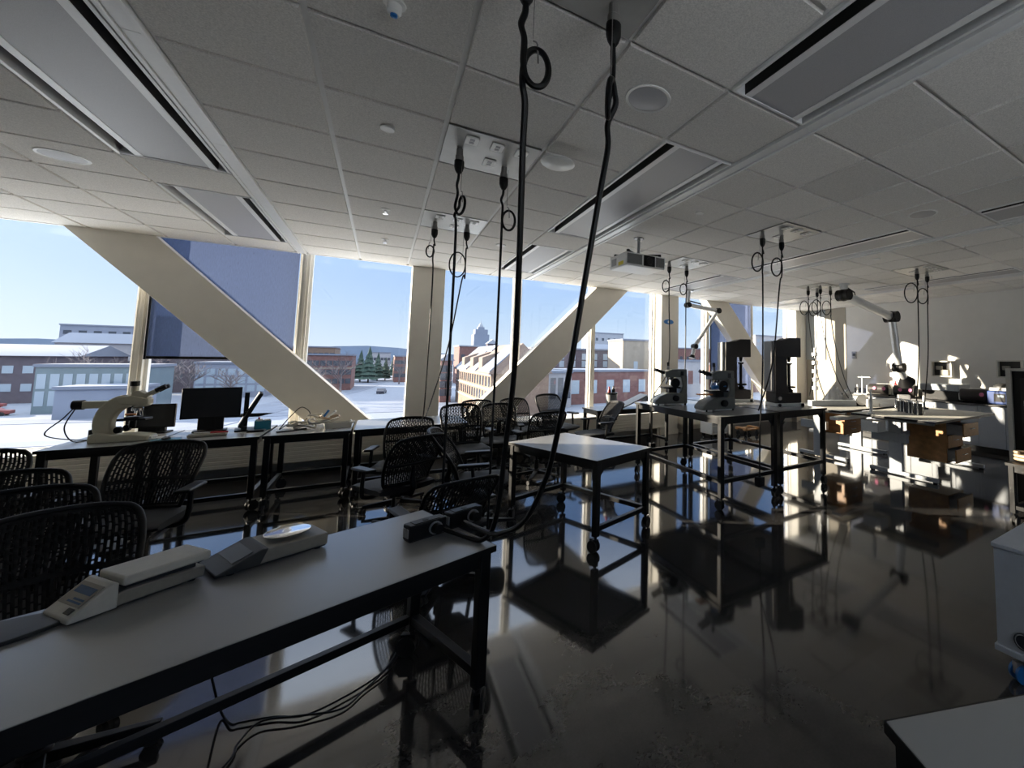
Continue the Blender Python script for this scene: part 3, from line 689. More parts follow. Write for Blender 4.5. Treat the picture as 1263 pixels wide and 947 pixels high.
# rounded black pad at the left
t = tag(MB().prism([(0.16*math.cos(a)*(1.25 if math.cos(a)>0 else 1.6), 0.10*math.sin(a)) for a in [2*PI*k/40 for k in range(40)]], 0.0, 0.013, 'Z').build('mouse_pad', 'scale_dark', None, bevel=0.004, loc=(-0.985,2.215,TH)), 'thin dark rounded pad lying on the left of the front table', 'pad')
t.rotation_euler = (0,0,rad(R1))
# cables on the floor below
k1 = [(-0.55,2.45,0.60),(-0.53,2.62,0.25),(-0.516,2.74,0.03),(-0.46,2.642,0.012),(-0.427,2.631,0.012),(-0.314,2.592,0.012),(-0.203,2.529,0.012),(-0.079,2.555,0.012),(0.044,2.618,0.012),(0.134,2.714,0.012),(0.191,2.867,0.012)]
tag(MB().tube(cr(k1,8),0.0045).build('floor_cable','black_plastic'), 'thin black cable dropping from the front table and running on along the floor', 'cable')
k2 = [(-0.60,2.10,0.010),(-0.427,2.395,0.010),(-0.41,2.5,0.010),(-0.355,2.574,0.022),(-0.23,2.527,0.022),(-0.074,2.487,0.010),(0.013,2.565,0.010),(0.112,2.679,0.022),(0.19,2.93,0.01)]
tag(MB().tube(cr(k2,8),0.0045).build('floor_cable','black_plastic'), 'thin black cable curving toward the camera on the floor under the front table', 'cable')

# ------------------------------------------------------------------ office chairs
def chair_back_surface(u, v):
    """u in -1..1 across, v in 0..1 upwards -> local point (front of the chair is +y)"""
    w = 0.235*(0.80+0.20*math.sin(min(1, v*1.25)*PI/2)) * (1-0.06*max(0, v-0.8)/0.2)
    x = u*w
    y = -0.215 - 0.16*v**1.5 + 0.055*math.cos(v*PI*0.9)*0.6 + 0.055*(u*u-0.35) - 0.02
    z = 0.50 + 0.43*v - 0.03*(abs(u)**3)*max(0, v-0.6)/0.4
    return Vector((x, y, z))
def make_chair():
    t = thing('office_chair', '', 'chair')
    # seat with waterfall front
    prof = [(-0.235,0.435),(-0.20,0.425),(0.10,0.42),(0.20,0.425),(0.245,0.445),(0.25,0.462),(0.225,0.482),(0.14,0.492),(-0.05,0.488),(-0.20,0.492),(-0.235,0.478)]
    nx = 12; vs = []; fs = []; n = len(prof)
    for i in range(nx+1):
        u = -1+2*i/nx; sc = 1-0.10*abs(u)**4; dz = -0.012*(abs(u)**3)
        for (y, z) in prof: vs.append((u*0.242, y*sc, 0.455+(z-0.455)*(1-0.35*abs(u)**6)+dz*0.5+0.012*u*u))
    for i in range(nx):
        for k in range(n): fs.append((i*n+k, i*n+(k+1)%n, (i+1)*n+(k+1)%n, (i+1)*n+k))
    fs += [tuple(range(n)), tuple(range((nx+1)*n-1, nx*n-1, -1))]
    MB().add(vs, fs).build('seat', 'seat_fabric', t, sharp=60)
    # back frame: rounded loop
    loop = []
    N = 26
    for k in range(N+1): loop.append(chair_back_surface(-1, k/N*0.90))
    for k in range(1, 8):
        a = k/8*PI/2; loop.append(chair_back_surface(-1+0.14*(1-math.cos(a)), 0.90+0.10*math.sin(a)))
    for k in range(0, 11): loop.append(chair_back_surface(-0.86+1.72*k/10, 1.0))
    for k in range(1, 8):
        a = k/8*PI/2; loop.append(chair_back_surface(0.86+0.14*math.sin(a), 1.0-0.10*(1-math.cos(a))))
    for k in range(N+1): loop.append(chair_back_surface(1, 0.90*(1-k/N)))
    for k in range(1, 10): loop.append(chair_back_surface(1-2*k/10, 0.0))
    MB().tube(loop, 0.013, 8, closed=True).build('back_frame', 'black_plastic', t, sharp=60)
    # perforated shell: slots cut out of a curved grid, cells stay as ribs
    nu, nv = 49, 60
    vs = []; fs = []
    for j in range(nv+1):
        for i in range(nu+1):
            u = -0.985+1.97*(i+(0.10 if i % 2 else -0.10)*(0 < i < nu))/nu; v = 0.01+0.98*j/nv
            wob = 0.006*math.sin(v*9+i*0.35)
            p = chair_back_surface(u+wob, v); vs.append(p)
    for j in range(nv):
        for i in range(nu):
            hole = (i % 2 == 1) and ((j + (i//2 % 2)*2) % 5 < 4) and 2 < j < nv-2 and not (24 <= j <= 26)
            v = j/nv; u = abs(-0.985+1.97*(i+0.5)/nu)
            if v > 0.90 and u > 0.86+0.14*math.sqrt(max(0,1-((v-0.9)/0.1)**2))-0.02: continue
            if hole: continue
            fs.append((j*(nu+1)+i, j*(nu+1)+i+1, (j+1)*(nu+1)+i+1, (j+1)*(nu+1)+i))
    mesh = MB().add(vs, fs).build('back_shell', 'mesh_black', t, sharp=60)
    sd = mesh.modifiers.new('thickness', 'SOLIDIFY'); sd.thickness = 0.004; sd.offset = 0
    # spine and lumbar support behind the shell
    sp = MB().tube([(0,-0.10,0.40),(0,-0.25,0.415),(0,-0.285,0.48),(0,-0.265,0.56),(0,-0.275,0.68)], [0.026,0.026,0.024,0.02,0.012], 10)
    sp.build('spine', 'black_plastic', t)
    lb = MB().tube([chair_back_surface(-0.95+1.9*k/12, 0.42)+Vector((0,-0.022,0)) for k in range(13)], 0.013, 8)
    lb.build('lumbar_bar', 'black_plastic', t)
    for s in (-1, 1):
        ar = MB().tube(cr([(s*0.12,-0.02,0.405),(s*0.25,-0.02,0.41),(s*0.285,-0.03,0.47),(s*0.285,-0.05,0.645)],5), 0.016, 8).build('armrest', 'black_plastic', t)
        MB().mm((s*0.285-0.042,-0.17,0.64),(s*0.285+0.042,0.09,0.665)).build('arm_pad', 'black_plastic', ar, bevel=0.012)
    MB().mm((-0.10,-0.13,0.375),(0.10,0.11,0.425)).build('mechanism', 'black_plastic', t, bevel=0.015)
    MB().cyl((0,0,0.10),(0,0,0.25),0.028).cyl((0,0,0.25),(0,0,0.385),0.016).build('gas_lift', 'black_metal', t)
    bs = MB().lathe([(0.045,0.065),(0.05,0.08),(0.04,0.125),(0.028,0.13)],20)
    for k in range(5):
        a = 2*PI*k/5+0.3; c, s = math.cos(a), math.sin(a)
        A = Matrix.Rotation(a,4,'Z')
        vs = [(0.03,-0.026,0.115),(0.03,0.026,0.115),(0.03,0.026,0.07),(0.03,-0.026,0.07),(0.315,-0.014,0.085),(0.315,0.014,0.085),(0.315,0.014,0.062),(0.315,-0.014,0.062)]
        bs.add(vs, [(0,1,2,3),(7,6,5,4),(0,4,5,1),(1,5,6,2),(2,6,7,3),(3,7,4,0)], A)
    bs.build('star_base', 'black_plastic', t, bevel=0.004)
    for k in range(5):
        a = 2*PI*k/5+0.3; w_, f_ = MB(), MB()
        x, y = 0.305*math.cos(a), 0.305*math.sin(a); b = a+1.1+k
        ox, oy = x+0.012*math.cos(b), y+0.012*math.sin(b)
        for q in (-1, 1):
            w_.cyl((ox-math.sin(b)*0.008*q, oy+math.cos(b)*0.008*q, 0.028),(ox-math.sin(b)*0.024*q, oy+math.cos(b)*0.024*q, 0.028),0.028,n=14)
        w_.cyl((x,y,0.04),(x,y,0.07),0.009)
        w_.build('caster', 'rubber', t)
    return t
chair = make_chair()
G1 = 'black mesh-backed office chairs'
CH = [ # x, y, heading of the front (degrees from +X), height scale, label
 (-1.00, 2.70, -68, 0.97, 'black slotted-back chair right behind the front table, nearest the beige scale'),
 (-1.34, 3.24, -70, 0.97, 'black slotted-back chair second in the line at left, behind the nearest one'),
 (-1.66, 3.80, -72, 0.97, 'black slotted-back chair third in the line at left'),
 (-2.20, 4.72, -74, 0.98, 'black slotted-back chair last in the line at left, by the window table end'),
 (-1.38, 4.45, -96, 1.0, 'black mesh chair standing alone before the cream microscope table'),
 (0.15, 4.58, 118, 1.0, 'black mesh chair with its seat pointing left, just beyond the front table end'),
 (0.42, 3.50, 104, 0.86, 'low black chair with its back to the camera just beyond the outlet boxes'),
 (0.82, 4.30, -14, 1.02, 'black mesh chair seen edge-on with a pale lit back shell, left of the middle table'),
 (0.22, 5.38, 255, 0.97, 'low black mesh chair half hidden before the end window table'),
 (0.90, 5.62, 275, 1.08, 'tall see-through mesh chair in front of the brace foot'),
 (1.30, 6.95, 270, 1.0, 'mesh chair at the back of the cluster beside the convector, showing only its top rim'),
 (1.42, 6.25, 262, 1.0, 'grey-looking mesh chair in the middle of the cluster under the right brace'),
 (1.94, 7.0, 280, 1.0, 'mesh chair at the back right of the cluster beneath the brace end'),
 (1.80, 5.75, 95, 1.0, 'mesh chair with two upright arms showing, behind the far corner of the middle table'),
 (2.46, 6.72, 285, 1.08, 'tall mesh chair at the right end of the cluster, against the snow view'),
 (2.80, 6.10, 185, 1.0, 'mesh chair in profile facing left beside the small window table'),
]
for i, (x, y, hd, hs, lab) in enumerate(CH):
    if i == 0:
        chair.location = (x, y, 0); chair.rotation_euler = (0,0,rad(hd-90)); chair['label'] = lab; chair['group'] = G1; chair.scale = (1,1,hs)
    else:
        dup(chair, (x, y, 0), hd-90, lab, G1, (1,1,hs))

# ------------------------------------------------------------------ things on the window tables
TW = 0.76
# large cream microscope, eyepieces to the right
t = thing('microscope', 'large cream compound microscope with a long lamp tube on the left window table', 'microscope', (-2.04, 6.36, TW), -4)
t.scale = (0.76, 0.9, 0.97)
def arc(cx0, cz0, r, a0, a1, n): return [(cx0+r*math.cos(rad(a0+(a1-a0)*k/n)), cz0+r*math.sin(rad(a0+(a1-a0)*k/n))) for k in range(n+1)]
MB().prism([(-0.26,0.0),(0.24,0.0),(0.25,0.05),(0.10,0.075),(-0.06,0.075),(-0.2,0.10),(-0.26,0.08)], -0.10, 0.10, 'Y').build('base', 'micro_cream', t, bevel=0.012)
outer = arc(0.02,0.185,0.28,100,215,14); inner = arc(0.06,0.18,0.165,215,100,14)
MB().prism(outer+inner, -0.055, 0.055, 'Y').build('arm', 'micro_cream', t, bevel=0.014)
MB().prism([(-0.05,0.37),(0.16,0.335),(0.20,0.36),(0.20,0.42),(0.05,0.455),(-0.08,0.44)], -0.06, 0.06, 'Y').build('head', 'micro_cream', t, bevel=0.012)
MB().mm((-0.36,-0.045,0.335),(0.02,0.045,0.405)).build('lamp_tube', 'micro_cream', t, bevel=0.008)
MB().cyl((-0.36,0,0.37),(-0.45,0,0.37),0.048,0.045,20).build('lamp_house', 'black_plastic', t, bevel=0.004)
MB().prism([(0.04,0.44),(0.17,0.40),(0.20,0.455),(0.10,0.50),(0.04,0.49)], -0.05, 0.05, 'Y').build('prism_block', 'micro_cream', t, bevel=0.008)
for s in (-1, 1):
    MB().cyl((0.16,s*0.032,0.45),(0.26,s*0.034,0.505),0.021,0.020,16).build('eyepiece_tube', 'micro_cream', t)
    MB().cyl((0.25,s*0.034,0.50),(0.335,s*0.036,0.545),0.024,0.022,16).build('eyepiece', 'black_plastic', t)
MB().cyl((0.045,0,0.48),(0.045,0,0.545),0.032,0.028,18).build('camera_port', 'micro_cream', t)
MB().cyl((0.045,0,0.545),(0.045,0,0.595),0.040,0.040,18).build('camera_cap', 'black_plastic', t, bevel=0.004)
MB().mm((-0.05,-0.075,0.205),(0.20,0.075,0.225)).mm((0.0,-0.05,0.225),(0.13,0.05,0.24)).build('stage', 'black_metal', t, bevel=0.003)
MB().mm((0.01,-0.055,0.258),(0.10,-0.02,0.275)).build('orange_slide_holder', 'orange', t)
MB().lathe([(0.05,0.30),(0.05,0.325),(0.03,0.34)],20,T=Matrix.Translation((0.09,0,0))).cyl((0.07,0.02,0.30),(0.06,0.03,0.25),0.013).cyl((0.11,0.02,0.30),(0.12,0.03,0.25),0.013).cyl((0.09,-0.02,0.30),(0.09,-0.03,0.245),0.013).build('objective_turret', 'chrome', t)
MB().cyl((0.06,0,0.13),(0.06,0,0.20),0.03).build('condenser', 'black_metal', t)
for s in (-1, 1):
    MB().cyl((-0.02,s*0.055,0.12),(-0.02,s*0.105,0.12),0.034,0.032,20).build('focus_knob', 'black_plastic', t, bevel=0.003)
MB().mm((0.11,-0.08,0.0),(0.33,0.06,0.02)).mm((0.15,-0.07,0.02),(0.27,0.05,0.04)).build('front_plate', 'white_plastic', t, bevel=0.004)
tag(MB().tube(cr([(-2.37,6.39,1.10),(-2.42,6.36,1.0),(-2.50,6.33,0.86),(-2.36,6.5,0.775),(-2.30,6.60,0.77),(-2.38,6.45,0.772),(-2.46,6.5,0.90),(-2.375,6.41,1.08)],8),0.005).build('lamp_cable','black_plastic'), 'thin cables looping from the cream microscope lamp house to the table', 'cable')
t = thing('power_supply', 'small black lamp supply box with a knob behind the cream microscope base', 'power supply', (-2.30, 6.75, TW))
MB().mm((-0.07,-0.1,0.006),(0.07,0.1,0.09)).build('case','black_plastic',t,bevel=0.006); MB().cyl((0,-0.1,0.045),(0,-0.118,0.045),0.02).build('knob','grey_plastic',t); MB().mm((-0.06,-0.09,0),(0.06,0.09,0.007)).build('foot','rubber',t)
# monitors
def monitor(name, lab, loc, rz, w, h, z0, tilt=0.0, stand=True, m='screen'):
    t = thing(name, lab, 'monitor', loc, rz)
    T = Matrix.Translation((0,0,z0+h/2)) @ Matrix.Rotation(tilt,4,'X')
    MB().mm((-w/2,-0.012,-h/2),(w/2,0.02,h/2),T).build('housing', 'black_plastic', t, bevel=0.004)
    MB().mm((-w/2+0.012,-0.0135,-h/2+0.016),(w/2-0.012,-0.011,h/2-0.012),T).build('screen', m, t)
    if stand:
        MB().mm((-0.035,0.02,0.02),(0.035,0.05,z0+h*0.45)).build('neck', 'black_plastic', t, bevel=0.004)
        MB().mm((-0.13,-0.05,0),(0.13,0.12,0.016)).mm((-0.10,0.022,0.016),(0.10,0.07,z0+0.02)).build('foot', 'black_plastic', t, bevel=0.004)
    return t
monitor('monitor', 'wide black monitor in the middle of the window tables', (-1.545, 6.72, TW), 8, 0.46, 0.335, 0.145)
monitor('monitor', 'small dark monitor close to the glass behind the cream microscope', (-2.02, 6.84, TW), -6, 0.36, 0.25, 0.06)
t = monitor('monitor', 'black flat panel leaning back edge-on beside the wide monitor', (-1.215, 6.66, TW), 101, 0.34, 0.40, 0.03, tilt=0.40)
MB().mm((0.0,0.02,0.05),(0.05,0.06,0.42)).build('support_arm', 'black_metal', t, bevel=0.004)
t = thing('keyboard_mouse', 'computer mouse on a blue mat before the wide monitor', 'mouse', (-1.74, 6.27, TW), 10)
MB().mm((-0.10,-0.08,0),(0.10,0.08,0.005)).build('mat', 'teal', t, bevel=0.002)
MB().ball((0.0,0,0.012),0.032,T=None,sc=(1.0,1.5,0.55)).build('body', 'black_plastic', t)
t = thing('tool_tray', 'small pale tray with a red tipped tool in front of the wide monitor', 'tray', (-1.46, 6.30, TW), 6)
MB().mm((-0.14,-0.05,0),(0.14,0.05,0.035)).build('tray', 'beige_plastic', t, bevel=0.012)
MB().cyl((0.02,-0.02,0.042),(0.15,-0.03,0.042),0.009).build('tool', 'red', t)
MB().cyl((-0.10,0.01,0.042),(0.03,-0.01,0.042),0.008).build('handle_rod', 'chrome', t)
t = thing('supply_box', 'small blue box of supplies on the window table right of the monitors', 'box', (-1.10, 6.62, TW), 10)
b_ = MB(); b_.mm((-0.07,-0.05,0),(0.07,0.05,0.004)); b_.mm((-0.07,-0.05,0),(-0.067,0.05,0.10)).mm((0.067,-0.05,0),(0.07,0.05,0.10)).mm((-0.07,-0.05,0),(0.07,-0.047,0.10)).mm((-0.07,0.047,0),(0.07,0.05,0.10)); b_.build('carton','teal',t)
MB().mm((-0.06,-0.04,0.004),(0.0,0.04,0.118)).mm((0.01,-0.04,0.004),(0.06,0.03,0.112)).build('contents','paper',t)
MB().cyl((-0.03,0.0,0.1),(-0.035,0.0,0.14),0.008).build('pen','red',t)
tag(MB().mm((-0.07,-0.05,0),(0.07,0.05,0.022)).build('black_case','black_plastic',None,bevel=0.005,loc=(-1.12,6.45,TW)), 'small flat black case on the window table before the blue box', 'case')
# heap of parts and tubing
random.seed(3)
t = thing('parts_heap', 'tangled heap of clear tubing on the third window table', 'tubing', (-0.62, 6.45, TW))
for k in range(7):
    c = (random.uniform(-0.16,0.14), random.uniform(-0.12,0.12)); r = random.uniform(0.06,0.13); zz = 0.03+0.018*k
    pts = [(c[0]+r*(1+0.2*random.random())*math.cos(a*0.7+k), c[1]+0.8*r*math.sin(a*0.7+k), zz+0.02*math.sin(a*1.3+k)) for a in range(14)]
    MB().tube(cr(pts,5), random.choice((0.007,0.009,0.011)), 8).build('tube_coil', random.choice(['clear_tube','clear_tube','tan_cable','grey_plastic']), t)
MB().tube(cr([(-0.25,0.0,0.06),(-0.30,-0.05,0.02),(-0.22,0.1,0.16),(-0.14,0.12,0.24),(-0.06,0.1,0.16),(-0.12,0.0,0.06)],8),0.005).build('wire_loop', 'black_plastic', t)
MB().cyl((0.06,0.02,0.10),(0.12,0.03,0.20),0.012).build('blue_fitting','blue',t)
MB().cyl((0.10,0.06,0.10),(0.17,0.08,0.17),0.011).ball((0.175,0.082,0.175),0.016).build('clear_fitting','white_plastic',t)
t = thing('metal_tray', 'shallow pale metal tray right of the tangled tubing', 'tray', (-0.40, 6.40, TW), 8)
MB().prism([(-0.12,0.0),(0.12,0.0),(0.135,0.07),(0.125,0.07),(0.112,0.008),(-0.112,0.008),(-0.125,0.07),(-0.135,0.07)],-0.09,0.09,'Y').mm((-0.125,-0.09,0.004),(0.125,-0.084,0.066)).mm((-0.125,0.084,0.004),(0.125,0.09,0.066)).build('tray','beige_light',t,bevel=0.002)
MB().cyl((0.13,0.02,0.05),(0.165,0.02,0.05),0.014).build('spout','white_plastic',t)
t = thing('cutter', 'dark flat cutter lying at the left of the tubing heap', 'tool', (-0.83, 6.30, TW), 20)
MB().mm((-0.10,-0.025,0),(0.05,0.025,0.012)).build('plate','black_metal',t,bevel=0.003); MB().cyl((0.05,0,0.012),(0.16,0.01,0.012),0.011).build('handle','black_plastic',t)
# bucket and tilted board on the small window table
t = thing('lab_bucket', 'grey bucket with dark rim and bottles on the small window table', 'bucket', (3.34, 6.62, TW))
MB().lathe([(0.085,0.0),(0.10,0.26),(0.094,0.26),(0.08,0.01),(0.0005,0.008)],28,cap=False).build('pail','grey_plastic',t)
MB().lathe([(0.097,0.245),(0.108,0.25),(0.108,0.275),(0.097,0.28)],28).build('rim','black_plastic',t)
MB().lathe([(0.03,0.01),(0.03,0.33),(0.012,0.36),(0.012,0.39)],16,T=Matrix.Translation((0.035,0,0))).build('dark_bottle','screen',t)
MB().lathe([(0.028,0.01),(0.028,0.31),(0.014,0.35),(0.014,0.38)],16,T=Matrix.Translation((-0.04,0.01,0))).build('red_bottle','red',t)
t = thing('light_board', 'tilted thin grey board propped up at the end of the small window table', 'board', (3.78, 6.62, TW), -10)
A = Matrix.Rotation(rad(-24),4,'Y')
MB().mm((-0.28,-0.19,0.11),(0.28,0.19,0.13),A).build('board','grey_plastic',t,bevel=0.004)
MB().mm((0.20,-0.15,0.0),(0.225,0.15,0.195)).build('prop','black_metal',t)

# ------------------------------------------------------------------ instruments on the tall benches
TB = 1.0
def metallurgical_scope(lab, loc, rz, blue=False):
    t = thing('inspection_microscope', lab, 'microscope', loc, rz)
    # front (eyepieces) towards -x
    MB().prism([(-0.27,0.02),(0.20,0.02),(0.20,0.16),(-0.08,0.165),(-0.20,0.12),(-0.27,0.06)], -0.11, 0.11, 'Y').build('base', 'micro_grey', t, bevel=0.014)
    MB().mm((-0.25,-0.10,0.0),(-0.14,0.10,0.022)).mm((-0.10,-0.105,0.008),(0.15,0.105,0.022)).build('plinth_trim', 'white_plastic', t)
    f_ = MB()
    for a in (-0.22,0.17):
        for b in (-0.09,0.09): f_.cyl((a,b,0),(a,b,0.021),0.016)
    f_.build('foot','rubber',t)
    MB().prism([(0.08,0.155),(0.20,0.155),(0.20,0.40),(0.10,0.40),(0.115,0.33),(0.13,0.26),(0.115,0.20)], -0.10, 0.10, 'Y').build('column', 'micro_grey', t, bevel=0.012)
    MB().prism([(-0.12,0.375),(0.20,0.375),(0.20,0.485),(-0.02,0.485),(-0.12,0.45)], -0.085, 0.085, 'Y').build('head', 'micro_grey', t, bevel=0.012)
    MB().mm((0.10,-0.09,0.40),(0.145,-0.084,0.455)).build('badge', 'screen', t)
    for s in (-1, 1):
        MB().cyl((-0.10,s*0.034,0.43),(-0.17,s*0.034,0.455),0.022,0.021,16).cyl((-0.17,s*0.034,0.455),(-0.24,s*0.034,0.48),0.018,0.020,16).build('eyepiece', 'black_plastic', t)
    MB().cyl((-0.05,0,0.48),(-0.05,0,0.53),0.020,0.018).build('camera_port', 'grey_plastic', t)
    MB().cyl((-0.05,0,0.53),(-0.05,0,0.58),0.017,0.019).build('port_cap', 'black_plastic', t)
    MB().lathe([(0.05,0.34),(0.055,0.375),(0.02,0.376)],20,T=Matrix.Translation((-0.02,0,0))).cyl((-0.05,0.02,0.35),(-0.07,0.03,0.28),0.015).cyl((0.01,0.02,0.35),(0.03,0.03,0.29),0.015).cyl((-0.02,-0.03,0.35),(-0.03,-0.04,0.27),0.015).build('objective_turret', 'chrome', t)
    MB().mm((-0.14,-0.10,0.225),(0.10,0.10,0.245)).mm((-0.06,-0.06,0.165),(0.06,0.06,0.225)).build('stage', 'black_metal', t, bevel=0.004)
    MB().cyl((0.02,-0.11,0.30),(0.02,-0.085,0.30),0.065,0.065,24).lathe([(0.045,-0.003),(0.03,-0.006)],20,T=Matrix.Translation((0.02,-0.11,0.30)) @ Matrix.Rotation(rad(90),4,'X')).build('illuminator_ring', 'black_metal', t)
    if blue:
        MB().cyl((-0.13,-0.09,0.285),(-0.06,-0.09,0.29),0.022).cyl((-0.06,-0.09,0.29),(0.06,-0.10,0.30),0.014).build('blue_filter', 'blue', t)
        MB().mm((-0.27,-0.06,0.19),(-0.10,0.06,0.205)).build('orange_tray', 'orange', t, bevel=0.004)
    for s in (-1, 1):
        MB().cyl((0.02,s*0.11,0.095),(0.02,s*0.155,0.095),0.042,0.040,24).build('focus_knob', 'black_plastic', t, bevel=0.003)
    return t
metallurgical_scope('grey inspection microscope on the tall bench before the second column', (3.34, 4.80, TB), -14)
metallurgical_scope('grey inspection microscope with blue filter and orange tray on the near tall bench', (3.46, 3.98, TB), -6, True)
def tester(lab, loc, rz, h=0.94):
    t = thing('hardness_tester', lab, 'testing machine', loc, rz)
    MB().mm((-0.20,-0.17,0.0),(0.24,0.17,0.045)).build('base_plate', 'white_plastic', t, bevel=0.006)
    f_ = MB()
    for a in (-0.16,0.20):
        f_.cyl((a,-0.17,0.022),(a,-0.19,0.022),0.02)
    f_.build('levelling_knob','rubber',t)
    MB().mm((-0.19,-0.13,0.045),(0.22,0.13,0.18)).build('base_housing', 'brown_enamel', t, bevel=0.012)
    MB().prism([(-0.19,0.17),(0.03,0.17),(0.0,0.30),(0.0,h-0.26),(-0.19,h-0.26)], -0.12, 0.12, 'Y').build('column', 'brown_enamel', t, bevel=0.008)
    MB().prism([(-0.19,h-0.27),(0.22,h-0.27),(0.22,h),(0.05,h),(-0.02,h-0.03),(-0.19,h-0.05)], -0.13, 0.13, 'Y').build('head', 'brown_enamel', t, bevel=0.01)
    MB().mm((-0.235,-0.10,0.20),(-0.19,0.10,h-0.05)).build('rear_cover', 'grey_plastic', t, bevel=0.006)
    MB().cyl((0.11,0,h-0.27),(0.11,0,h-0.34),0.03,0.018).build('indenter', 'black_metal', t)
    MB().lathe([(0.05,0.0),(0.055,0.03),(0.03,0.05),(0.022,0.06),(0.022,0.38),(0.045,0.39),(0.045,0.41),(0.0005,0.41)],20,T=Matrix.Translation((0.11,0,0.18))).build('elevating_screw', 'black_metal', t)
    MB().lathe([(0.085,0.0),(0.09,0.012),(0.085,0.026),(0.06,0.026),(0.06,0.0)],28,T=Matrix.Translation((0.11,0,0.24))).build('handwheel', 'black_plastic', t)
    MB().cyl((-0.13,-0.13,0.11),(-0.13,-0.15,0.11),0.026,0.024,20).build('dial', 'steel', t)
    return t
tester('dark brown hardness tester standing behind the blue-filter microscope', (4.47, 4.75, TB), -20)
tester('dark brown hardness tester nearer the front edge of the right tall bench', (4.66, 3.98, TB), -16)

# ------------------------------------------------------------------ right-hand area: desks, counter, machines
ZD = 0.85
def sit_desk(lab, x0, x1, y0, y1, loc_feet):
    t = thing('lab_desk', lab, 'desk', ((x0+x1)/2, (y0+y1)/2, 0))
    w, d = (x1-x0)/2, (y1-y0)/2
    MB().mm((-w,-d,ZD-0.03),(w,d,ZD)).build('desktop', 'beige_light', t, bevel=0.003)
    MB().mm((-w-0.003,-d-0.003,ZD-0.03),(w+0.003,-d,ZD-0.002)).mm((-w-0.003,-d,ZD-0.03),(-w,d,ZD-0.002)).mm((-w,d,ZD-0.03),(w,d+0.003,ZD-0.002)).mm((w,-d,ZD-0.03),(w+0.003,d,ZD-0.002)).build('edge_band', 'edge', t)
    for fx_ in loc_feet:
        x = fx_-(x0+x1)/2
        lg = MB().mm((x-0.03,-0.02,0.06),(x+0.03,0.16,ZD-0.09)).build('leg', 'desk_grey', t, bevel=0.005)
        MB().mm((x-0.03,-0.48,0.015),(x+0.03,0.46,0.065)).build('foot_bar', 'desk_grey', lg, bevel=0.006)
        MB().mm((x-0.025,-0.45,ZD-0.09),(x+0.025,0.42,ZD-0.03)).build('top_bracket', 'desk_grey', lg, bevel=0.004)
        MB().mm((x-0.035,-0.10,0.47),(x+0.035,0.42,0.60)).build('side_bracket', 'desk_grey', lg, bevel=0.005)
        MB().mm((x-0.02,-0.47,0.0),(x+0.02,-0.42,0.016)).mm((x-0.02,0.40,0.0),(x+0.02,0.45,0.016)).build('glide', 'rubber', lg)
    MB().mm((loc_feet[0]-(x0+x1)/2,0.05,0.52),(loc_feet[-1]-(x0+x1)/2,0.09,0.60)).build('crossbeam', 'desk_grey', t, bevel=0.004)
    return t
dA = sit_desk('large pale-topped desk with blue-grey steel legs and open wooden drawers at right', 5.97, 7.90, 2.60, 3.78, (6.25, 7.75))
dB = sit_desk('pale-topped desk with wooden drawers hung below, just behind the tall benches', 5.97, 7.70, 3.95, 5.10, (6.30, 7.45))
MB().mm((-0.90,-0.56,0.70),(0.70,-0.40,0.75)).build('cable_tray', 'white_plastic', dB, bevel=0.006)
MB().mm((-0.95,0.18,0.60),(-0.74,0.44,0.76)).build('control_box', 'white_plastic', dA, bevel=0.006)
def pedestal(lab, loc, rz, opens, h0=0.22, h1=0.80):
    t = thing('drawer_pedestal', lab, 'drawer unit', loc, rz)
    w, d = 0.24, 0.27
    b = MB()
    b.mm((-w,-d,h0),(-w+0.018,d,h1)).mm((w-0.018,-d,h0),(w,d,h1)).mm((-w,d-0.018,h0),(w,d,h1)).mm((-w,-d,h0),(w,d,h0+0.018)).mm((-w,-d,h1-0.018),(w,d,h1))
    b.build('carcass', 'wood', t, bevel=0.002)
    n = len(opens); hh = (h1-h0-0.03)/n
    for k, op in enumerate(opens):
        z0 = h0+0.015+k*hh; y = -d-op
        dr = MB().mm((-w+0.002,y-0.02,z0+0.003),(w-0.002,y,z0+hh-0.003)).build('drawer', 'wood', t, bevel=0.003)
        bx = MB()
        bx.mm((-w+0.03,y,z0+0.02),(-w+0.042,y+0.42,z0+hh-0.03)).mm((w-0.042,y,z0+0.02),(w-0.03,y+0.42,z0+hh-0.03)).mm((-w+0.042,y,z0+0.02),(w-0.042,y+0.42,z0+0.028))
        bx.build('drawer_box', 'grey_plastic', dr)
        MB().tube([(-0.05,y-0.02,z0+hh*0.6),(-0.05,y-0.045,z0+hh*0.6),(0.05,y-0.045,z0+hh*0.6),(0.05,y-0.02,z0+hh*0.6)],0.005).build('handle', 'steel', dr)
    return t
pedestal('wooden drawer unit under the right desk with two drawers pulled open', (6.86, 3.02, 0), 0, (0.10, 0.0, 0.20))
pedestal('wooden drawer unit seen between the legs of the right tall bench', (6.70, 4.50, 0), 0, (0.0, 0.0, 0.0), 0.40, 0.80)
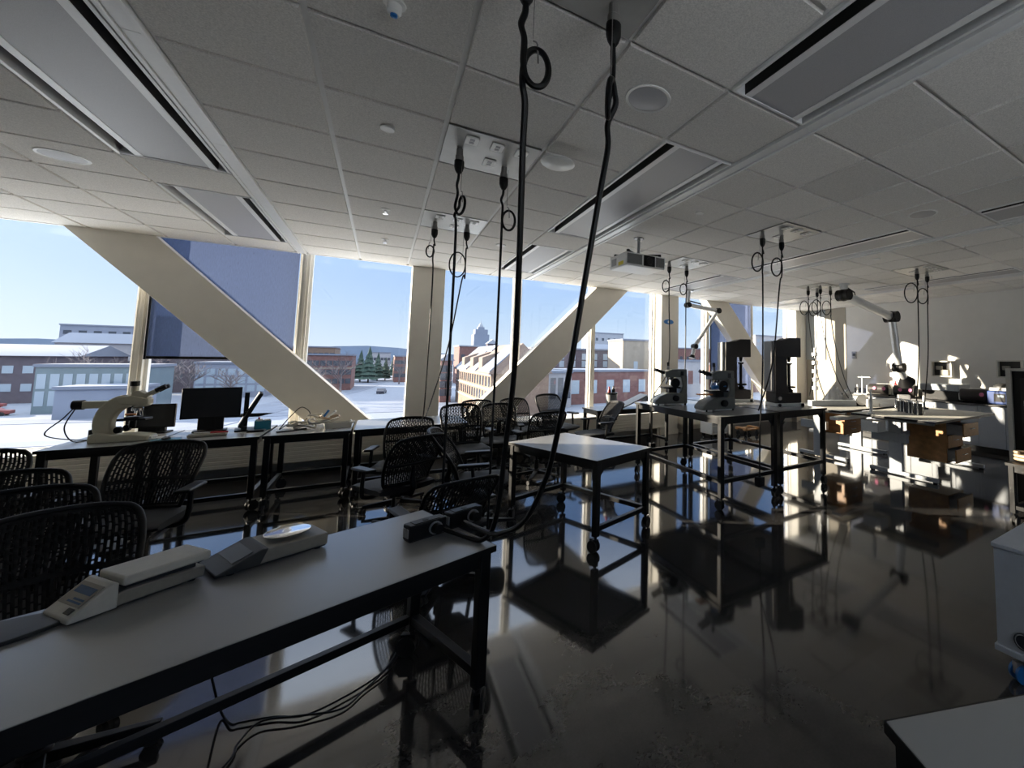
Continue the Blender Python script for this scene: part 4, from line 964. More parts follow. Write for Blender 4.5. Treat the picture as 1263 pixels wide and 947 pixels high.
# back counter and cabinets along the right wall
cy0, cw = 2.05, 0.82
t = thing('countertop', 'dark countertop running along the right wall', 'countertop', (9.6, 4.1, 0))
MB().mm((-0.43,-2.1,0.845),(0.385,2.1,0.875)).build('worktop', 'counter', t, bevel=0.003)
MB().mm((0.365,-2.1,0.875),(0.385,2.1,0.98)).build('backsplash', 'counter', t)
pos = ['nearest the tall dark cabinet','second from the tall dark cabinet','in the middle of the run','second from the corner','at the corner recess']
for k in range(5):
    t = thing('base_cabinet', 'blue-grey base cabinet below the counter, %s' % pos[k], 'cabinet', (9.6, cy0+cw*k+cw/2, 0), group='base cabinets along the right wall')
    MB().mm((-0.37,-cw/2+0.002,0.10),(0.38,cw/2-0.002,0.845)).build('body', 'cab_blue', t)
    MB().mm((-0.31,-cw/2+0.002,0.0),(0.38,cw/2-0.002,0.10)).build('toe_kick', 'black_plastic', t)
    for s in (-1, 1):
        y0, y1 = (-cw/2+0.005,-0.002) if s < 0 else (0.002,cw/2-0.005)
        dr = MB().mm((-0.39,y0,0.11),(-0.37,y1,0.835)).build('door', 'cab_blue', t, bevel=0.003)
        MB().tube([(-0.39,s*0.05,0.66),(-0.415,s*0.05,0.66),(-0.415,s*0.05,0.78),(-0.39,s*0.05,0.78)],0.005).build('handle', 'steel', dr)
ZK = 0.875
def polisher(lab, y, x=9.50, n=1):
    t = thing('grinder_polisher', lab, 'polishing machine', (x, y, ZK), 8)
    MB().mm((-0.12,-0.26,0.03),(0.26,0.26,0.18)).build('base', 'beige_light', t, bevel=0.02)
    MB().cyl((-0.06,-0.20,0.14),(-0.06,0.24,0.14),0.12,0.115,24).build('drum_body', 'brown_enamel', t, bevel=0.02)
    for k in range(n):
        MB().cyl((-0.165,-0.12+0.2*k,0.16),(-0.195,-0.12+0.2*k,0.165),0.040,0.036,20).build('pink_knob', 'pink', t)
    MB().mm((0.05,-0.16,0.18),(0.22,0.14,0.26)).build('head', 'white_plastic', t, bevel=0.02)
    f_ = MB()
    for a in (-0.08,0.22):
        for b in (-0.2,0.2): f_.cyl((a,b,0),(a,b,0.032),0.02)
    f_.build('foot', 'rubber', t)
polisher('dark drum polishing machine with two pink knobs at the left end of the counter', 5.25, n=2)
polisher('dark drum polishing machine with two pink knobs behind the extraction arm hood', 4.68, n=2)
polisher('dark drum polishing machine with one pink knob left of the blue machine', 3.40)
t = thing('bench_oven', 'long pale bench hood with a dark open front on the counter', 'machine', (9.62, 4.0, ZK))
MB().mm((-0.24,-0.36,0.19),(0.28,0.36,0.32)).build('hood', 'desk_grey', t, bevel=0.015)
MB().mm((-0.20,-0.34,0.0),(0.26,0.34,0.19)).build('dark_body', 'black_plastic', t, bevel=0.01)
MB().cyl((-0.24,-0.1,0.255),(-0.25,-0.1,0.255),0.016).build('button', 'ink_dark', t)
t = thing('cutting_machine', 'blue bench cutting machine with domed dark lid on the counter end', 'machine', (9.48, 2.98, ZK))
MB().mm((-0.22,-0.17,0.01),(0.22,0.17,0.25)).build('housing', 'navy', t, bevel=0.02)
MB().prism([(-0.17,0.25),(0.17,0.25),(0.15,0.31),(-0.15,0.31)],-0.15,0.15,'Y').build('collar','grey_plastic',t,bevel=0.01)
MB().ball((0,0,0.31),0.13,20,10,sc=(1,1,0.6)).build('dome_lid','ink_dark',t)
MB().mm((-0.225,-0.11,0.06),(-0.219,0.06,0.20)).build('control_panel','screen',t)
MB().mm((-0.228,-0.09,0.14),(-0.2245,0.0,0.18)).build('display','pane_light',t)
MB().mm((-0.2,-0.15,0.0),(0.2,0.15,0.012)).build('foot','rubber',t)
for (y, z, lab) in [(4.15,1.50,'square wall cabinet with dark opening under the bright sun patch'),(2.98,1.52,'square wall cabinet with dark opening above the blue machine')]:
    t = thing('wall_box', lab, 'wall box', (XR, y, z))
    fr = MB().mm((-0.14,-0.20,-0.17),(0,-0.175,0.17)).mm((-0.14,0.175,-0.17),(0,0.20,0.17)).mm((-0.14,-0.175,0.145),(0,0.175,0.17)).mm((-0.14,-0.175,-0.17),(0,0.175,-0.145)); fr.build('frame','beige_light',t)
    MB().mm((-0.02,-0.175,-0.145),(-0.001,0.175,0.145)).build('dark_back','ink_dark',t)
    MB().mm((-0.12,-0.13,-0.14),(-0.03,0.03,-0.02)).mm((-0.10,0.0,-0.02),(-0.04,0.12,0.06)).build('contents','beige_plastic',t,bevel=0.01)
t = thing('clamp_stand', 'small white two-post stand at the left end of the counter', 'stand', (9.35, 5.62, ZK))
MB().mm((-0.1,-0.16,0),(0.1,0.16,0.02)).build('base','white_plastic',t,bevel=0.004)
for b in (-0.12,0.0,0.12): MB().cyl((0,b,0.02),(0,b,0.22+0.2*(b==0)),0.014).build('post','white_plastic',t)
MB().cyl((0,-0.2,0.40),(0,0.1,0.40),0.010).build('crossbar','white_plastic',t)
t = thing('bottle_rack', 'small rack of pale and amber bottles behind the left polishing machine', 'rack', (9.87, 4.98, ZK))
MB().mm((-0.08,-0.2,0.0),(0.08,0.2,0.03)).mm((-0.08,-0.2,0.14),(0.08,0.2,0.15)).mm((-0.08,-0.2,0),(0.08,-0.19,0.15)).mm((-0.08,0.19,0),(0.08,0.2,0.15)).build('tray','white_plastic',t)
for k, b in enumerate((-0.14,-0.05,0.05,0.14)): MB().lathe([(0.035,0.03),(0.035,0.25),(0.014,0.29),(0.014,0.33)],14,T=Matrix.Translation((0,b,0))).build('bottle',['white_plastic','wood','paper','red'][k],t)
# things on the desks
t = thing('sample_rack', 'row of dark sample holders in chrome frames on the right desk', 'rack', (6.72, 3.30, ZD), 60)
for k in range(3):
    x = -0.22+0.2*k
    fr = MB().tube([(x-0.06,-0.05,0.0),(x-0.06,-0.05,0.19),(x+0.06,-0.05,0.19),(x+0.06,-0.05,0.0)],0.009).tube([(x-0.06,0.05,0.0),(x-0.06,0.05,0.19),(x+0.06,0.05,0.19),(x+0.06,0.05,0.0)],0.009).tube([(x-0.06,-0.05,0.19),(x-0.06,0.05,0.19)],0.009).tube([(x+0.06,-0.05,0.19),(x+0.06,0.05,0.19)],0.009)
    fr.build('frame','chrome',t)
    MB().mm((x-0.045,-0.04,0.0),(x+0.045,0.04,0.165)).build('holder','scale_dark',t,bevel=0.006)
t = thing('digital_readout', 'small grey box with a pink front on top of the desk clutter', 'instrument', (7.10, 3.55, ZD), 30)
MB().mm((-0.13,-0.09,0.0),(0.13,0.09,0.24)).build('case','grey_plastic',t,bevel=0.01); MB().mm((-0.10,-0.095,0.15),(0.06,-0.088,0.21)).build('display','pink',t); MB().cyl((0.09,-0.09,0.06),(0.09,-0.11,0.06),0.02).build('knob','black_plastic',t)
t = thing('dispenser_post', 'slim white post on a small foot by the left corner of the right desk', 'post', (6.08, 3.52, ZD))
MB().lathe([(0.05,0),(0.05,0.015),(0.022,0.02),(0.022,0.24),(0.014,0.26),(0.014,0.36)],16).build('post','white_plastic',t)
t = thing('control_lever', 'small white lever with dark base at the back of the right desk', 'lever', (7.55, 3.45, ZD))
MB().lathe([(0.06,0),(0.06,0.02),(0.02,0.03),(0.016,0.12)],16).build('base','black_plastic',t); MB().cyl((0,0,0.12),(0.0,0,0.22),0.026,0.02).build('grip','white_plastic',t)
t = thing('metal_slab', 'long blue-grey flat metal beam lying on the desk behind the tall bench', 'metal bar', (6.55, 4.50, ZD), -24)
MB().mm((-0.42,-0.07,0),(0.42,0.07,0.10)).build('bar','desk_grey',t,bevel=0.005)
t = thing('chuck', 'round steel chuck on a block beside the metal beam', 'chuck', (7.02, 4.22, ZD), 20)
MB().cyl((-0.06,0,0.11),(0.06,0,0.11),0.095,0.095,28).build('chuck_body','steel',t,bevel=0.004); MB().mm((-0.05,-0.09,0),(0.05,0.09,0.06)).build('cradle','black_metal',t)
t = thing('white_fixture', 'low white machined block between the two desks’ clutter', 'block', (7.30, 4.05, ZD), -20)
MB().mm((-0.32,-0.07,0),(0.32,0.07,0.13)).mm((-0.10,-0.10,0),(0.1,0.1,0.06)).build('block','white_plastic',t,bevel=0.006)
random.seed(5)
t = thing('paper_heap', 'crumpled pile of bright white wrapping and bags on the far desk', 'wrapping', (7.25, 4.88, ZD))
for k in range(6):
    vs = []; fs = []; n = 8
    cx0, cy0_, r = random.uniform(-0.28,0.28), random.uniform(-0.12,0.1), random.uniform(0.09,0.15)
    for a in range(n+1):
        for b in range(n+1):
            u, v = a/n*2-1, b/n*2-1
            hgt = (1-u*u)*(1-v*v)*random.uniform(0.5,1.3)*0.26+0.004
            vs.append((cx0+u*r, cy0_+v*r, hgt))
    for a in range(n):
        for b in range(n): fs.append((a*(n+1)+b, (a+1)*(n+1)+b, (a+1)*(n+1)+b+1, a*(n+1)+b+1))
    base = len(vs)
    o = MB().add(vs, fs).build('wrapper', 'paper', t, sharp=15)
    sd = o.modifiers.new('thickness','SOLIDIFY'); sd.thickness = 0.003
t = thing('tube_stand', 'bright white vertical hose stand by the far wall panel', 'stand', (8.6, 6.35, 0))
MB().cyl((0,0,0.0),(0,0,0.03),0.16,0.15,24).build('foot','white_plastic',t); 
MB().tube(cr([(0,0,0.03),(0.01,0,0.5),(-0.01,0,1.0),(0.02,0,1.5),(0,0,1.95)],5),0.03,10).build('hose','paper',t)
for k in range(5): MB().mm((-0.06,-0.05,0.95+0.2*k),(0.05,0.05,1.04+0.2*k)).build('clamp','arm_alu',t,bevel=0.01)
# articulated extraction arms
def arm(lab, pts, r1, r2, hood):
    p0 = Vector(pts[0]); t = thing('extraction_arm', lab, 'extraction arm', p0)
    L = [Vector(p)-p0 for p in pts]
    MB().cyl((0,0,0),(0,0,-0.03),0.09,0.09,24).cyl((0,0,-0.03),L[1],r1*0.8,r1*0.8,20).build('ceiling_mount','arm_alu',t)
    MB().cyl(L[1],L[2],r1,r1,20).build('upper_tube','arm_alu',t)
    MB().cyl(L[2],L[3],r2,r2,20).build('lower_tube','arm_alu',t)
    for q, rr in ((L[1],r1*1.35),(L[2],r1*1.45),(L[3],r2*1.4)):
        MB().ball(q,rr,16,10).cyl(q+Vector((0,-rr*1.05,0)),q+Vector((0,rr*1.05,0)),rr*0.9,rr*0.9,18).build('joint','black_plastic',t)
    d = (L[2]-L[1]).normalized(); o_ = Vector((0,0,r1*1.7))
    MB().tube([L[1]+o_*1.2+d*0.05, L[1]+o_+d*0.35],0.014,8).tube([L[1],L[1]+o_*1.2+d*0.05],0.01,6).tube([L[1]+o_+d*0.35,L[1]+d*0.42],0.01,6).build('gas_spring','black_metal',t)
    MB().cyl(L[3],L[4],r2*0.95,r2*0.9,20).build('hood_neck','arm_alu',t)
    if hood:
        e = L[4]; dd = (L[4]-L[3]).normalized()
        MB().cyl(e,e+dd*0.16,r2,r2*2.3,24).build('hood','black_plastic',t)
    else:
        e = L[4]; MB().cyl(e,e+(L[4]-L[3]).normalized()*0.06,r2*1.1,r2*1.6,20).build('hood','black_plastic',t)
arm('short articulated extraction arm hanging beside the second column', [(5.15,6.8,ZC),(5.12,6.8,2.74),(5.92,6.8,2.68),(5.30,6.8,1.90),(5.25,6.8,1.72)], 0.045, 0.042, False)
arm('long articulated extraction arm reaching down to the far right counter', [(6.98,4.5,ZC),(6.96,4.5,2.84),(8.60,4.5,2.55),(8.84,4.5,1.52),(9.02,4.5,1.32)], 0.085, 0.075, True)
# tall dark cabinet with pale edge, tan hose on the black bench
t = thing('equipment_cabinet', 'tall dark cabinet with a pale front post at the right edge of the photo', 'cabinet', (6.0, 1.85, 0))
MB().mm((0.04,-0.75,0.02),(0.60,-0.02,1.53)).build('body','black_plastic',t,bevel=0.004)
MB().mm((0.0,-0.05,0.0),(0.06,0.0,1.56)).build('front_post','beige_light',t,bevel=0.004)
MB().mm((0.0,-0.76,1.53),(0.62,-0.05,1.56)).build('top_panel','beige_light',t,bevel=0.004)
MB().mm((0.036,-0.70,0.8),(0.041,-0.12,1.45)).build('door','screen',t)
MB().tube([(0.036,-0.16,1.0),(0.0,-0.16,1.0),(0.0,-0.16,1.2),(0.036,-0.16,1.2)],0.006).build('handle','chrome',t)
hp = []
for k in range(40):
    a = k/39*2*PI*2.4; hp.append((0.10*math.cos(a), 0.13*math.sin(a), 0.02+0.012*k/6))
tag(MB().tube(hp,0.014,10).build('coiled_hose','tan_cable',None,loc=(5.45,1.50,0.62)), 'coil of tan hose lying on the low black bench at the right edge', 'hose')
# pale cabinet on blue casters at the right edge
t = thing('mobile_cabinet', 'blue-grey mobile cabinet with round dark badge, cut by the right edge of the photo', 'cabinet', (2.74, 0.94, 0))
MB().mm((0.004,-0.66,0.15),(0.60,-0.004,0.64)).build('body','cab_blue',t,bevel=0.004)
MB().mm((-0.004,-0.668,0.64),(0.608,0.004,0.662)).build('top_panel','cab_blue',t,bevel=0.004)
MB().mm((-0.006,-0.67,0.12),(0.61,0.006,0.15)).build('base_rim','cab_blue',t,bevel=0.003)
MB().cyl((0.004,-0.118,0.215),(-0.004,-0.118,0.215),0.042,0.042,32).build('badge','gauge',t)
MB().tube([(-0.005,-0.118+0.034*math.cos(a),0.215+0.034*math.sin(a)) for a in [2*PI*k/24 for k in range(24)]],0.002,6,closed=True).build('badge_ring','grey_plastic',t)
for (a, b) in ((0.05,-0.10),(0.05,-0.58),(0.55,-0.10),(0.55,-0.58)):
    w_, f_ = MB(), MB(); caster(w_, f_, a, b, 0.045, 2.6)
    cs = w_.build('caster_wheel','blue',t); f_.build('caster_fork','zinc',cs)

# ------------------------------------------------------------------ outside, seen from a few storeys up
GZ = -9.0
struct(MB().mm((-400,52,GZ-1),(600,1500,GZ)).build('ground', 'snow'), 'snow-covered ground outside')
struct(MB().mm((-400,-200,GZ-1),(600,52,GZ)).build('ground', 'bounce_snow'), 'unseen bright snow close to the building, added to bounce daylight inside')  # hidden below the sill, added as a daylight reflector for the ceiling
def strip(name, pts, w, m):
    vs = []; fs = []
    for i, p in enumerate(pts):
        p = Vector((*p,0)); a = Vector((*pts[max(i-1,0)],0)); b = Vector((*pts[min(i+1,len(pts)-1)],0))
        n = (b-a).normalized().cross(Vector((0,0,1)))*w/2
        for q, z in ((p-n,0.0),(p+n,0.0),(p+n,0.06),(p-n,0.06)): vs.append((q.x,q.y,GZ+z))
    for i in range(len(pts)-1):
        for k in range(4): fs.append((i*4+k,i*4+(k+1)%4,(i+1)*4+(k+1)%4,(i+1)*4+k))
    return struct(MB().add(vs, fs).build(name, m))
strip('snowy_road', [(-30,60),(-20,110),(-8,170),(2,260),(10,420)], 9, 'snow_track')
strip('snowy_path', [(-120,118),(-60,112),(-20,104),(8,100)], 6, 'snow_track')
strip('snowy_path', [(-110,92),(-50,86),(-15,78),(6,72)], 4, 'snow_track')
strip('snowy_path', [(20,58),(40,62),(70,66),(110,66)], 5, 'snow_track')

def building(label, x0, x1, y0, y1, zt, wall, roof='snow', rows=0, ncol=0, pane='pane_out', face='-Y', wh=1.6, ww=1.4, zb=None, gable=None, band=None, group=None, name='building', para=0.5, over=0.25):
    cx_, cy_ = (x0+x1)/2, (y0+y1)/2
    t = thing(name, label, 'building', (cx_, cy_, GZ), 0, group)
    w, d, H = (x1-x0)/2, (y1-y0)/2, zt-GZ
    MB().mm((-w,-d,0),(w,d,H)).build('wall', wall, t)
    if gable:
        if gable[0] == 'Y':
            MB().prism([(-w-0.6,H),(w+0.6,H),(0,H+gable[1])],-d-0.5,d+0.5,'Y').build('roof', roof, t)
        else:
            MB().prism([(-d-0.6,H),(d+0.6,H),(0,H+gable[1])],-w-0.5,w+0.5,'X').build('roof', roof, t)
    else:
        MB().mm((-w-over,-d-over,H),(w+over,d+over,H+para)).build('roof', roof, t)
    if band:
        for zz in band: MB().mm((-w-0.08,-d-0.08,zz-GZ-0.2),(w+0.08,d+0.08,zz-GZ+0.2)).build('stone_band', 'stone', t)
    if rows:
        z_lo = 0.14*H if zb is None else zb-GZ
        for r in range(rows):
            z = z_lo + (H-1.0-z_lo)*(r+0.5)/rows
            for c in range(ncol):
                if face == '-Y':
                    x = -w + 2*w*(c+0.5)/ncol
                    MB().mm((x-ww/2,-d-0.06,z-wh/2),(x+ww/2,-d+0.05,z+wh/2)).build('window', pane, t)
                else:
                    y = -d + 2*d*(c+0.5)/ncol
                    MB().mm((-w-0.06,y-ww/2,z-wh/2),(-w+0.05,y+ww/2,z+wh/2)).build('window', pane, t)
    return t
building('long low brick building with snowy roof at the far left of the view', -92, -56, 150, 172, 1.0, 'brick_dark', rows=2, ncol=14, gable=('X',2.6), pane='pane_light')
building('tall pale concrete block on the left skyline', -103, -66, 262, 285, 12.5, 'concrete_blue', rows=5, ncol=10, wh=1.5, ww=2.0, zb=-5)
building('low building with green glass front left of the first mullion', -50, -37, 122, 134, -0.8, 'green_glass', rows=2, ncol=9, pane='pane_light', wh=2.6, ww=1.0)
building('plain pale grey annex in the snow left of the first mullion', -43, -34.5, 110, 118, -4.2, 'concrete_blue')
building('white snow-topped hall among trees on the left skyline', -84, -58, 212, 228, 5.0, 'stone_pale', gable=('X',3.4), rows=1, ncol=8)
building('dark block seen through the lowered roller shade', -54, -38, 175, 195, 12.0, 'brick_dark', rows=5, ncol=6)
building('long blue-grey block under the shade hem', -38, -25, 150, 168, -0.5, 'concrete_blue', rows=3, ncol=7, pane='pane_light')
building('brick block with rows of windows in the third window', -21, -8, 168, 190, 2.0, 'brick', rows=3, ncol=8, band=(-2,))
building('tan brick block further back in the third window', -30, -16, 215, 240, 5.2, 'brick_tan', rows=3, ncol=8)
building('flat pale block beyond the trees in the third window', -6, 4, 300, 320, 4.2, 'stone_pale', rows=2, ncol=6)
building('low brick block at the right of the snowy road', 4.5, 11, 215, 240, 2.0, 'brick', rows=3, ncol=5)
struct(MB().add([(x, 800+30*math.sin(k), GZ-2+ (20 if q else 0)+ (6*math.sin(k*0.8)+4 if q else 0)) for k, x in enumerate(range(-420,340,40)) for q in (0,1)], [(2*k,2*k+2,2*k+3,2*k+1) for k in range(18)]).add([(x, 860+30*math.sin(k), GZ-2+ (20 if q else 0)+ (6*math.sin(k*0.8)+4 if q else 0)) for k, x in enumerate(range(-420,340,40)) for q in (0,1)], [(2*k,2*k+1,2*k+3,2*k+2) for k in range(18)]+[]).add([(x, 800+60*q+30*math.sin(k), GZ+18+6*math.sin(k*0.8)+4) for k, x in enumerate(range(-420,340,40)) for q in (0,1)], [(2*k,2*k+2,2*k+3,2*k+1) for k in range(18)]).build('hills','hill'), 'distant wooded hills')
# sunlit gabled building receding to the right of the first column
t = building('long sunlit tan brick building with gabled snowy roof right of the first column', 15.5, 25.5, 76, 116, -1.0, 'brick_tan', roof='roof_brown', rows=0, gable=('Y',5.4))
for r, z in enumerate((-2.4,-5.0)):
    for c in range(15):
        y = -18.6+37.2*c/14
        MB().mm((-5.08,y-0.5,z-GZ-0.85),(-4.95,y+0.5,z-GZ+0.85)).build('window','pane_out',t)
for zz in (-3.7,-1.2,-6.4): MB().mm((-5.1,-20,zz-GZ-0.15),(-4.9,20,zz-GZ+0.15)).build('stone_band','stone_pale',t)
sl = 5.4/7.1
for (a, b, u0, u1) in [(-20.3,-11,0.04,0.9),(-8,-2,0.02,0.5),(3,20.3,0.02,0.97),(-2,3,0.75,0.98)]:
    q = MB(); x0, x1 = -5.6+5.6*u0, -5.6+5.6*u1; z0, z1 = 8.0+5.4*u0, 8.0+5.4*u1
    q.prism([(x0,z0+0.02),(x1,z1+0.02),(x1,z1+0.30),(x0,z0+0.30)], a, b, 'Y').build('snow_patch','snow',t)
for yy in (-9.5,0,11):
    q = MB(); q.prism([(-4.9,8.6),(-1.2,12.2),(-4.9,10.8)],yy-1.8,yy+1.8,'Y'); q.build('dormer','roof_brown',t)
building('tall red brick end wall just right of the first column', 11.8, 14.2, 114, 130, 1.0, 'brick', rows=4, ncol=2, gable=('Y',1.5))
building('red brick house with chimney on the skyline below the tower', 26, 38, 190, 205, 6.5, 'brick', rows=2, ncol=4, roof='roof_grey')
# brick campus buildings in the fifth window
building('lower red brick building with snow ledge right of the right brace', 36, 59, 95, 112, -1.3, 'brick', rows=1, ncol=5, pane='pane_light', wh=3.2, ww=2.0, zb=-7.5)
building('upper dark red brick storey behind the snow ledge', 38, 84, 130, 150, 4.8, 'brick_dark', rows=2, ncol=12, pane='pane_light', zb=-1.0, wh=2.0, ww=1.6)
tw = building('white-framed glazed entrance below the right brace', 27, 35.4, 90, 104, -1.4, 'stone_pale', rows=3, ncol=5, wh=1.5, ww=1.2, zb=-7)
building('square tan stone stair tower beside the second column', 60, 69, 112, 122, 7.6, 'stone', rows=1, ncol=1, wh=3, ww=1.4, zb=-7, pane='pane_light')
building('snow-roofed gabled hall above the brick buildings', 70, 82, 153, 170, 4.6, 'stone', gable=('X',3.6), rows=1, ncol=3)
building('grey mechanical block high on the skyline', 100, 119, 222, 240, 17.0, 'roof_grey', rows=1, ncol=5, zb=11)
building('sunlit tan block between brace and column on the skyline', 60, 68, 175, 190, 8.0, 'brick_tan', rows=2, ncol=3)
building('white stone block with round window right of the second column', 70, 83, 100, 112, 1.5, 'stone_pale', rows=1, ncol=3, pane='brick', wh=4, ww=1.8, zb=-7)
building('brick and snow roofline right of the second column', 104, 126, 150, 170, 7.0, 'brick', rows=2, ncol=6)
building('pale tower block in the last window', 158, 182, 152, 170, 15.0, 'stone_pale', rows=6, ncol=6, pane='pane_light')
building('low brick block in the last windows behind the testers', 90, 150, 105, 125, 0.5, 'brick', rows=2, ncol=14)
# distant tapering capitol-like tower
t = thing('stone_tower', 'tall tapering stone tower on the skyline right of the first column', 'tower', (160, 900, GZ))
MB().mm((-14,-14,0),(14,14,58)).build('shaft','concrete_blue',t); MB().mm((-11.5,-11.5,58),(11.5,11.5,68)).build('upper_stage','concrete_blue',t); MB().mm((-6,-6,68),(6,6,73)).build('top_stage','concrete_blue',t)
MB().lathe([(5,73),(4,77),(2,80),(0.6,82),(0.2,88)],20).build('dome','roof_grey',t)
t = thing('cupola', 'small square cupola on the roofline right of the tower', 'cupola', (101, 500, GZ))
MB().mm((-5,-5,0),(5,5,27)).build('base','brick_dark',t); MB().prism([(-6,27),(6,27),(0,32)],-6,6,'Y').build('roof','roof_grey',t)
t = thing('church_spire', 'small snow-white spire on the roofline further right', 'spire', (126, 500, GZ))
MB().mm((-3,-3,0),(3,3,27)).build('base','stone_pale',t); MB().cyl((0,0,27),(0,0,37),3.2,0.2,8).build('steeple','roof_grey',t)
# parked vehicles
def car(label, x, y, m, rz=0, L=4.6, H=1.5):
    t = thing('parked_car', label, 'car', (x, y, GZ), rz)
    MB().prism([(-L/2,0.3),(L/2,0.3),(L/2,0.85),(L*0.28,0.95),(L*0.12,H),(-L*0.30,H),(-L*0.42,0.95),(-L/2,0.85)],-0.9,0.9,'Y').build('body',m,t,bevel=0.06)
    for a in (-1,1):
        for b in (-1,1): MB().cyl((a*L*0.31,b*0.75,0.33),(a*L*0.31,b*0.92,0.33),0.33).build('wheel','rubber',t)
    MB().prism([(L*0.22,0.97),(L*0.10,H-0.08),(-L*0.28,H-0.08),(-L*0.38,0.97)],-0.91,0.91,'Y').build('glazing','pane_out',t)
car('red car parked in the snow at far left', -62, 138, 'car_red', 10)
car('second red car parked nearer the grey annex', -54, 122, 'car_red', 5, 4.2, 1.4)
car('dark car on the snow in the third window', 0.3, 150, 'car', 80)
car('dark car alone on the snow at the left', -31, 104, 'car', 20)
# trees
def tree_mesh(seed, h, n):
    random.seed(seed); q = MB()
    q.tube([(0,0,0),(0.05,0.02,h*0.3),(0,0.05,h*0.55)],[0.28,0.2,0.12],6)
    def br(p, d, L, r, lv):
        e = p + d*L
        q.tube([p, p+d*L*0.5+Vector((random.uniform(-.1,.1),random.uniform(-.1,.1),0.05))*L, e],[r,r*0.75,r*0.45],4)
        if lv > 0:
            for k in range(n):
                a = random.uniform(0,2*PI); up_ = random.uniform(0.1,0.9)
                nd = (d*0.8+Vector((math.cos(a),math.sin(a),up_*0.6))*0.8).normalized()
                br(p+d*L*random.uniform(0.35,1.0), nd, L*random.uniform(0.45,0.7), r*0.5, lv-1)
    for k in range(9):
        a = k*2.4; z = h*random.uniform(0.22,0.55)
        br(Vector((0,0,z)), Vector((math.cos(a)*0.7,math.sin(a)*0.7,random.uniform(0.5,1.2))).normalized(), h*random.uniform(0.25,0.45), 0.11, 2)
    return q
def bare(label, x, y, h, seed):
    t = thing('bare_tree', label, 'tree', (x, y, GZ), seed*57, 'bare winter trees outside')
    tree_mesh(seed, h, 4).build('branches','twigs',t)
    return t
def fir(label, x, y, h, seed):
    t = thing('evergreen_tree', label, 'tree', (x, y, GZ), seed*31, 'evergreens outside')
    random.seed(seed); q = MB()
    for k in range(7):
        z = h*(0.12+0.12*k); r = h*0.28*(1-k/7.6)
        prof = []
        n = 14; vs = [(0,0,z+h*0.22)]; 
        for a in range(n): 
            rr = r*(1.0 if a%2 else 0.72)*random.uniform(0.85,1.1); vs.append((rr*math.cos(2*PI*a/n),rr*math.sin(2*PI*a/n),z-random.uniform(0,0.05)*h))
        vs.append((0,0,z+h*0.02))
        q.add(vs, [(0,1+a,1+(a+1)%n) for a in range(n)]+[(n+1,1+(a+1)%n,1+a) for a in range(n)])
    q.build('foliage','evergreen',t,sharp=20)
    MB().cyl((0,0,0),(0,0,h*0.9),0.3,0.05,8).build('trunk','bark',t)
    return t
proto = [bare('bare tree standing alone in the snow of the third window', -12.0, 118, 8.5, 11), bare('second bare tree close to the lone one in the third window', -15.5, 128, 9.5, 12), bare('bare tree by the brick block in the third window', -20.0, 140, 10, 13)]
spots = [(-22.5,150,'bare tree before the tan block'),(-16,158,'bare tree at the foot of the brick block'),(-10,160,'bare tree near the snowy road on its left'),(-29,138,'bare tree showing under the shade hem'),(-37,143,'bare tree in front of the blue-grey block'),(-52,143,'bare tree behind the green glass building'),(-62,190,'bare tree left of the snow-topped hall'),(-70,195,'bare tree before the tall pale block'),(-50,170,'bare tree right of the snow-topped hall'),(-46,165,'bare tree beside the dark block'),(6,200,'bare tree at the right of the snowy road'),(10,190,'bare tree before the low brick block'),(-78,190,'bare tree at far left behind the long brick building'),(-43,150,'bare tree left of the blue-grey block')]
for k, (x, y, lab) in enumerate(spots): dup(proto[k%3], (x, y, GZ), k*73, lab, 'bare winter trees outside', (1.0+0.1*(k%3),)*3)
fp = fir('evergreen by the road in the third window, tallest of its clump', -4.5, 215, 14.5, 3)
for k, (x, y, s, lab) in enumerate([(-7.5,222,0.9,'evergreen left of the tallest in the road clump'),(-1.5,230,0.85,'evergreen right of the tallest in the road clump'),(1.5,235,0.7,'smallest evergreen at the right of the road clump'),(-10.5,232,0.8,'evergreen at the left end of the road clump'),(62,170,0.95,'evergreen on the skyline above the right brace'),(5,260,0.8,'evergreen behind the low brick block')]):
    dup(fp, (x, y, GZ), k*40, lab, 'evergreens outside', (s,s,s))

# ------------------------------------------------------------------ light
AZ, EL = rad(-36.0), rad(11.5)
sd = Vector((math.cos(AZ)*math.cos(EL), math.sin(AZ)*math.cos(EL), -math.sin(EL)))
sl_ = bpy.data.lights.new('sun', 'SUN'); sl_.energy = 9.5; sl_.angle = rad(0.55); sl_.color = (1.0, 0.86, 0.68)
so = bpy.data.objects.new('sun', sl_); COL.objects.link(so); so.rotation_euler = sd.to_track_quat('-Z','Y').to_euler()
w = bpy.data.worlds.new('winter_sky'); S.world = w; w.use_nodes = True
nt = w.node_tree; nt.nodes.clear()
out = nt.nodes.new('ShaderNodeOutputWorld'); bg = nt.nodes.new('ShaderNodeBackground')
tc = nt.nodes.new('ShaderNodeTexCoord'); sx = nt.nodes.new('ShaderNodeSeparateXYZ')
nt.links.new(tc.outputs['Generated'], sx.inputs['Vector'])
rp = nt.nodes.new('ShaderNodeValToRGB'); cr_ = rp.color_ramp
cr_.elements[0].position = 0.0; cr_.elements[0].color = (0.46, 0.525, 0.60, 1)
cr_.elements[1].position = 1.0; cr_.elements[1].color = (1.5, 1.65, 1.8, 1)
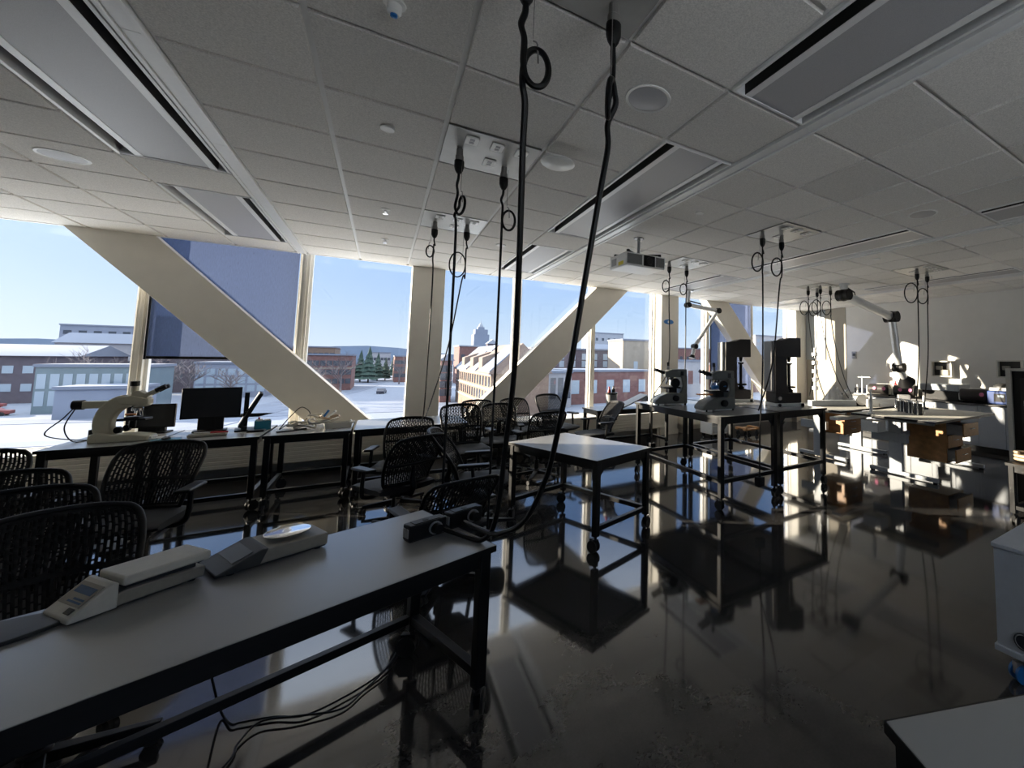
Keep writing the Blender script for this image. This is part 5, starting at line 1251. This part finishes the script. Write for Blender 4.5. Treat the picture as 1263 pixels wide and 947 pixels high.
for p, c in ((0.10,(0.335,0.44,0.59,1)),(0.22,(0.22,0.345,0.59,1)),(0.34,(0.165,0.30,0.60,1)),(0.55,(1.6,1.75,2.0,1))):  # high sky above the window view is brightened to light the room
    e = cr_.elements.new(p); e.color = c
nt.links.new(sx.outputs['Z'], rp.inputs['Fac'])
dp = nt.nodes.new('ShaderNodeVectorMath'); dp.operation = 'DOT_PRODUCT'; dp.inputs[1].default_value = (-sd.x,-sd.y,-sd.z)
nt.links.new(tc.outputs['Generated'], dp.inputs[0])
mx0 = nt.nodes.new('ShaderNodeMath'); mx0.operation = 'MAXIMUM'; mx0.inputs[1].default_value = 0.0
nt.links.new(dp.outputs['Value'], mx0.inputs[0])
pw = nt.nodes.new('ShaderNodeMath'); pw.operation = 'POWER'; pw.inputs[1].default_value = 5.0
nt.links.new(mx0.outputs['Value'], pw.inputs[0])
ml = nt.nodes.new('ShaderNodeMath'); ml.operation = 'MULTIPLY'; ml.inputs[1].default_value = 0.24
nt.links.new(pw.outputs['Value'], ml.inputs[0])
mx = nt.nodes.new('ShaderNodeMix'); mx.data_type = 'RGBA'; mx.blend_type = 'ADD'; mx.inputs['B'].default_value = (1.0,0.93,0.82,1)
mx.clamp_factor = False
nt.links.new(ml.outputs['Value'], mx.inputs['Factor']); nt.links.new(rp.outputs['Color'], mx.inputs['A'])
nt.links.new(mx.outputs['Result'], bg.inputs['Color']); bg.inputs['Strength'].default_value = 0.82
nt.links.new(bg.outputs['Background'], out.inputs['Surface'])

S.view_settings.view_transform = 'Standard'; S.view_settings.look = 'None'; S.view_settings.gamma = 1.0
S.view_settings.use_curve_mapping = False; S.view_settings.exposure = 1.12
cy = S.cycles
cy.max_bounces = 10; cy.diffuse_bounces = 6; cy.glossy_bounces = 5; cy.transmission_bounces = 6; cy.transparent_max_bounces = 16
cy.caustics_reflective = False; cy.caustics_refractive = False
cy.use_denoising = True
try: cy.denoiser = 'OPENIMAGEDENOISE'; cy.denoising_input_passes = 'RGB_ALBEDO_NORMAL'
except Exception: pass
cy.sample_clamp_indirect = 8.0
cy.use_light_tree = True
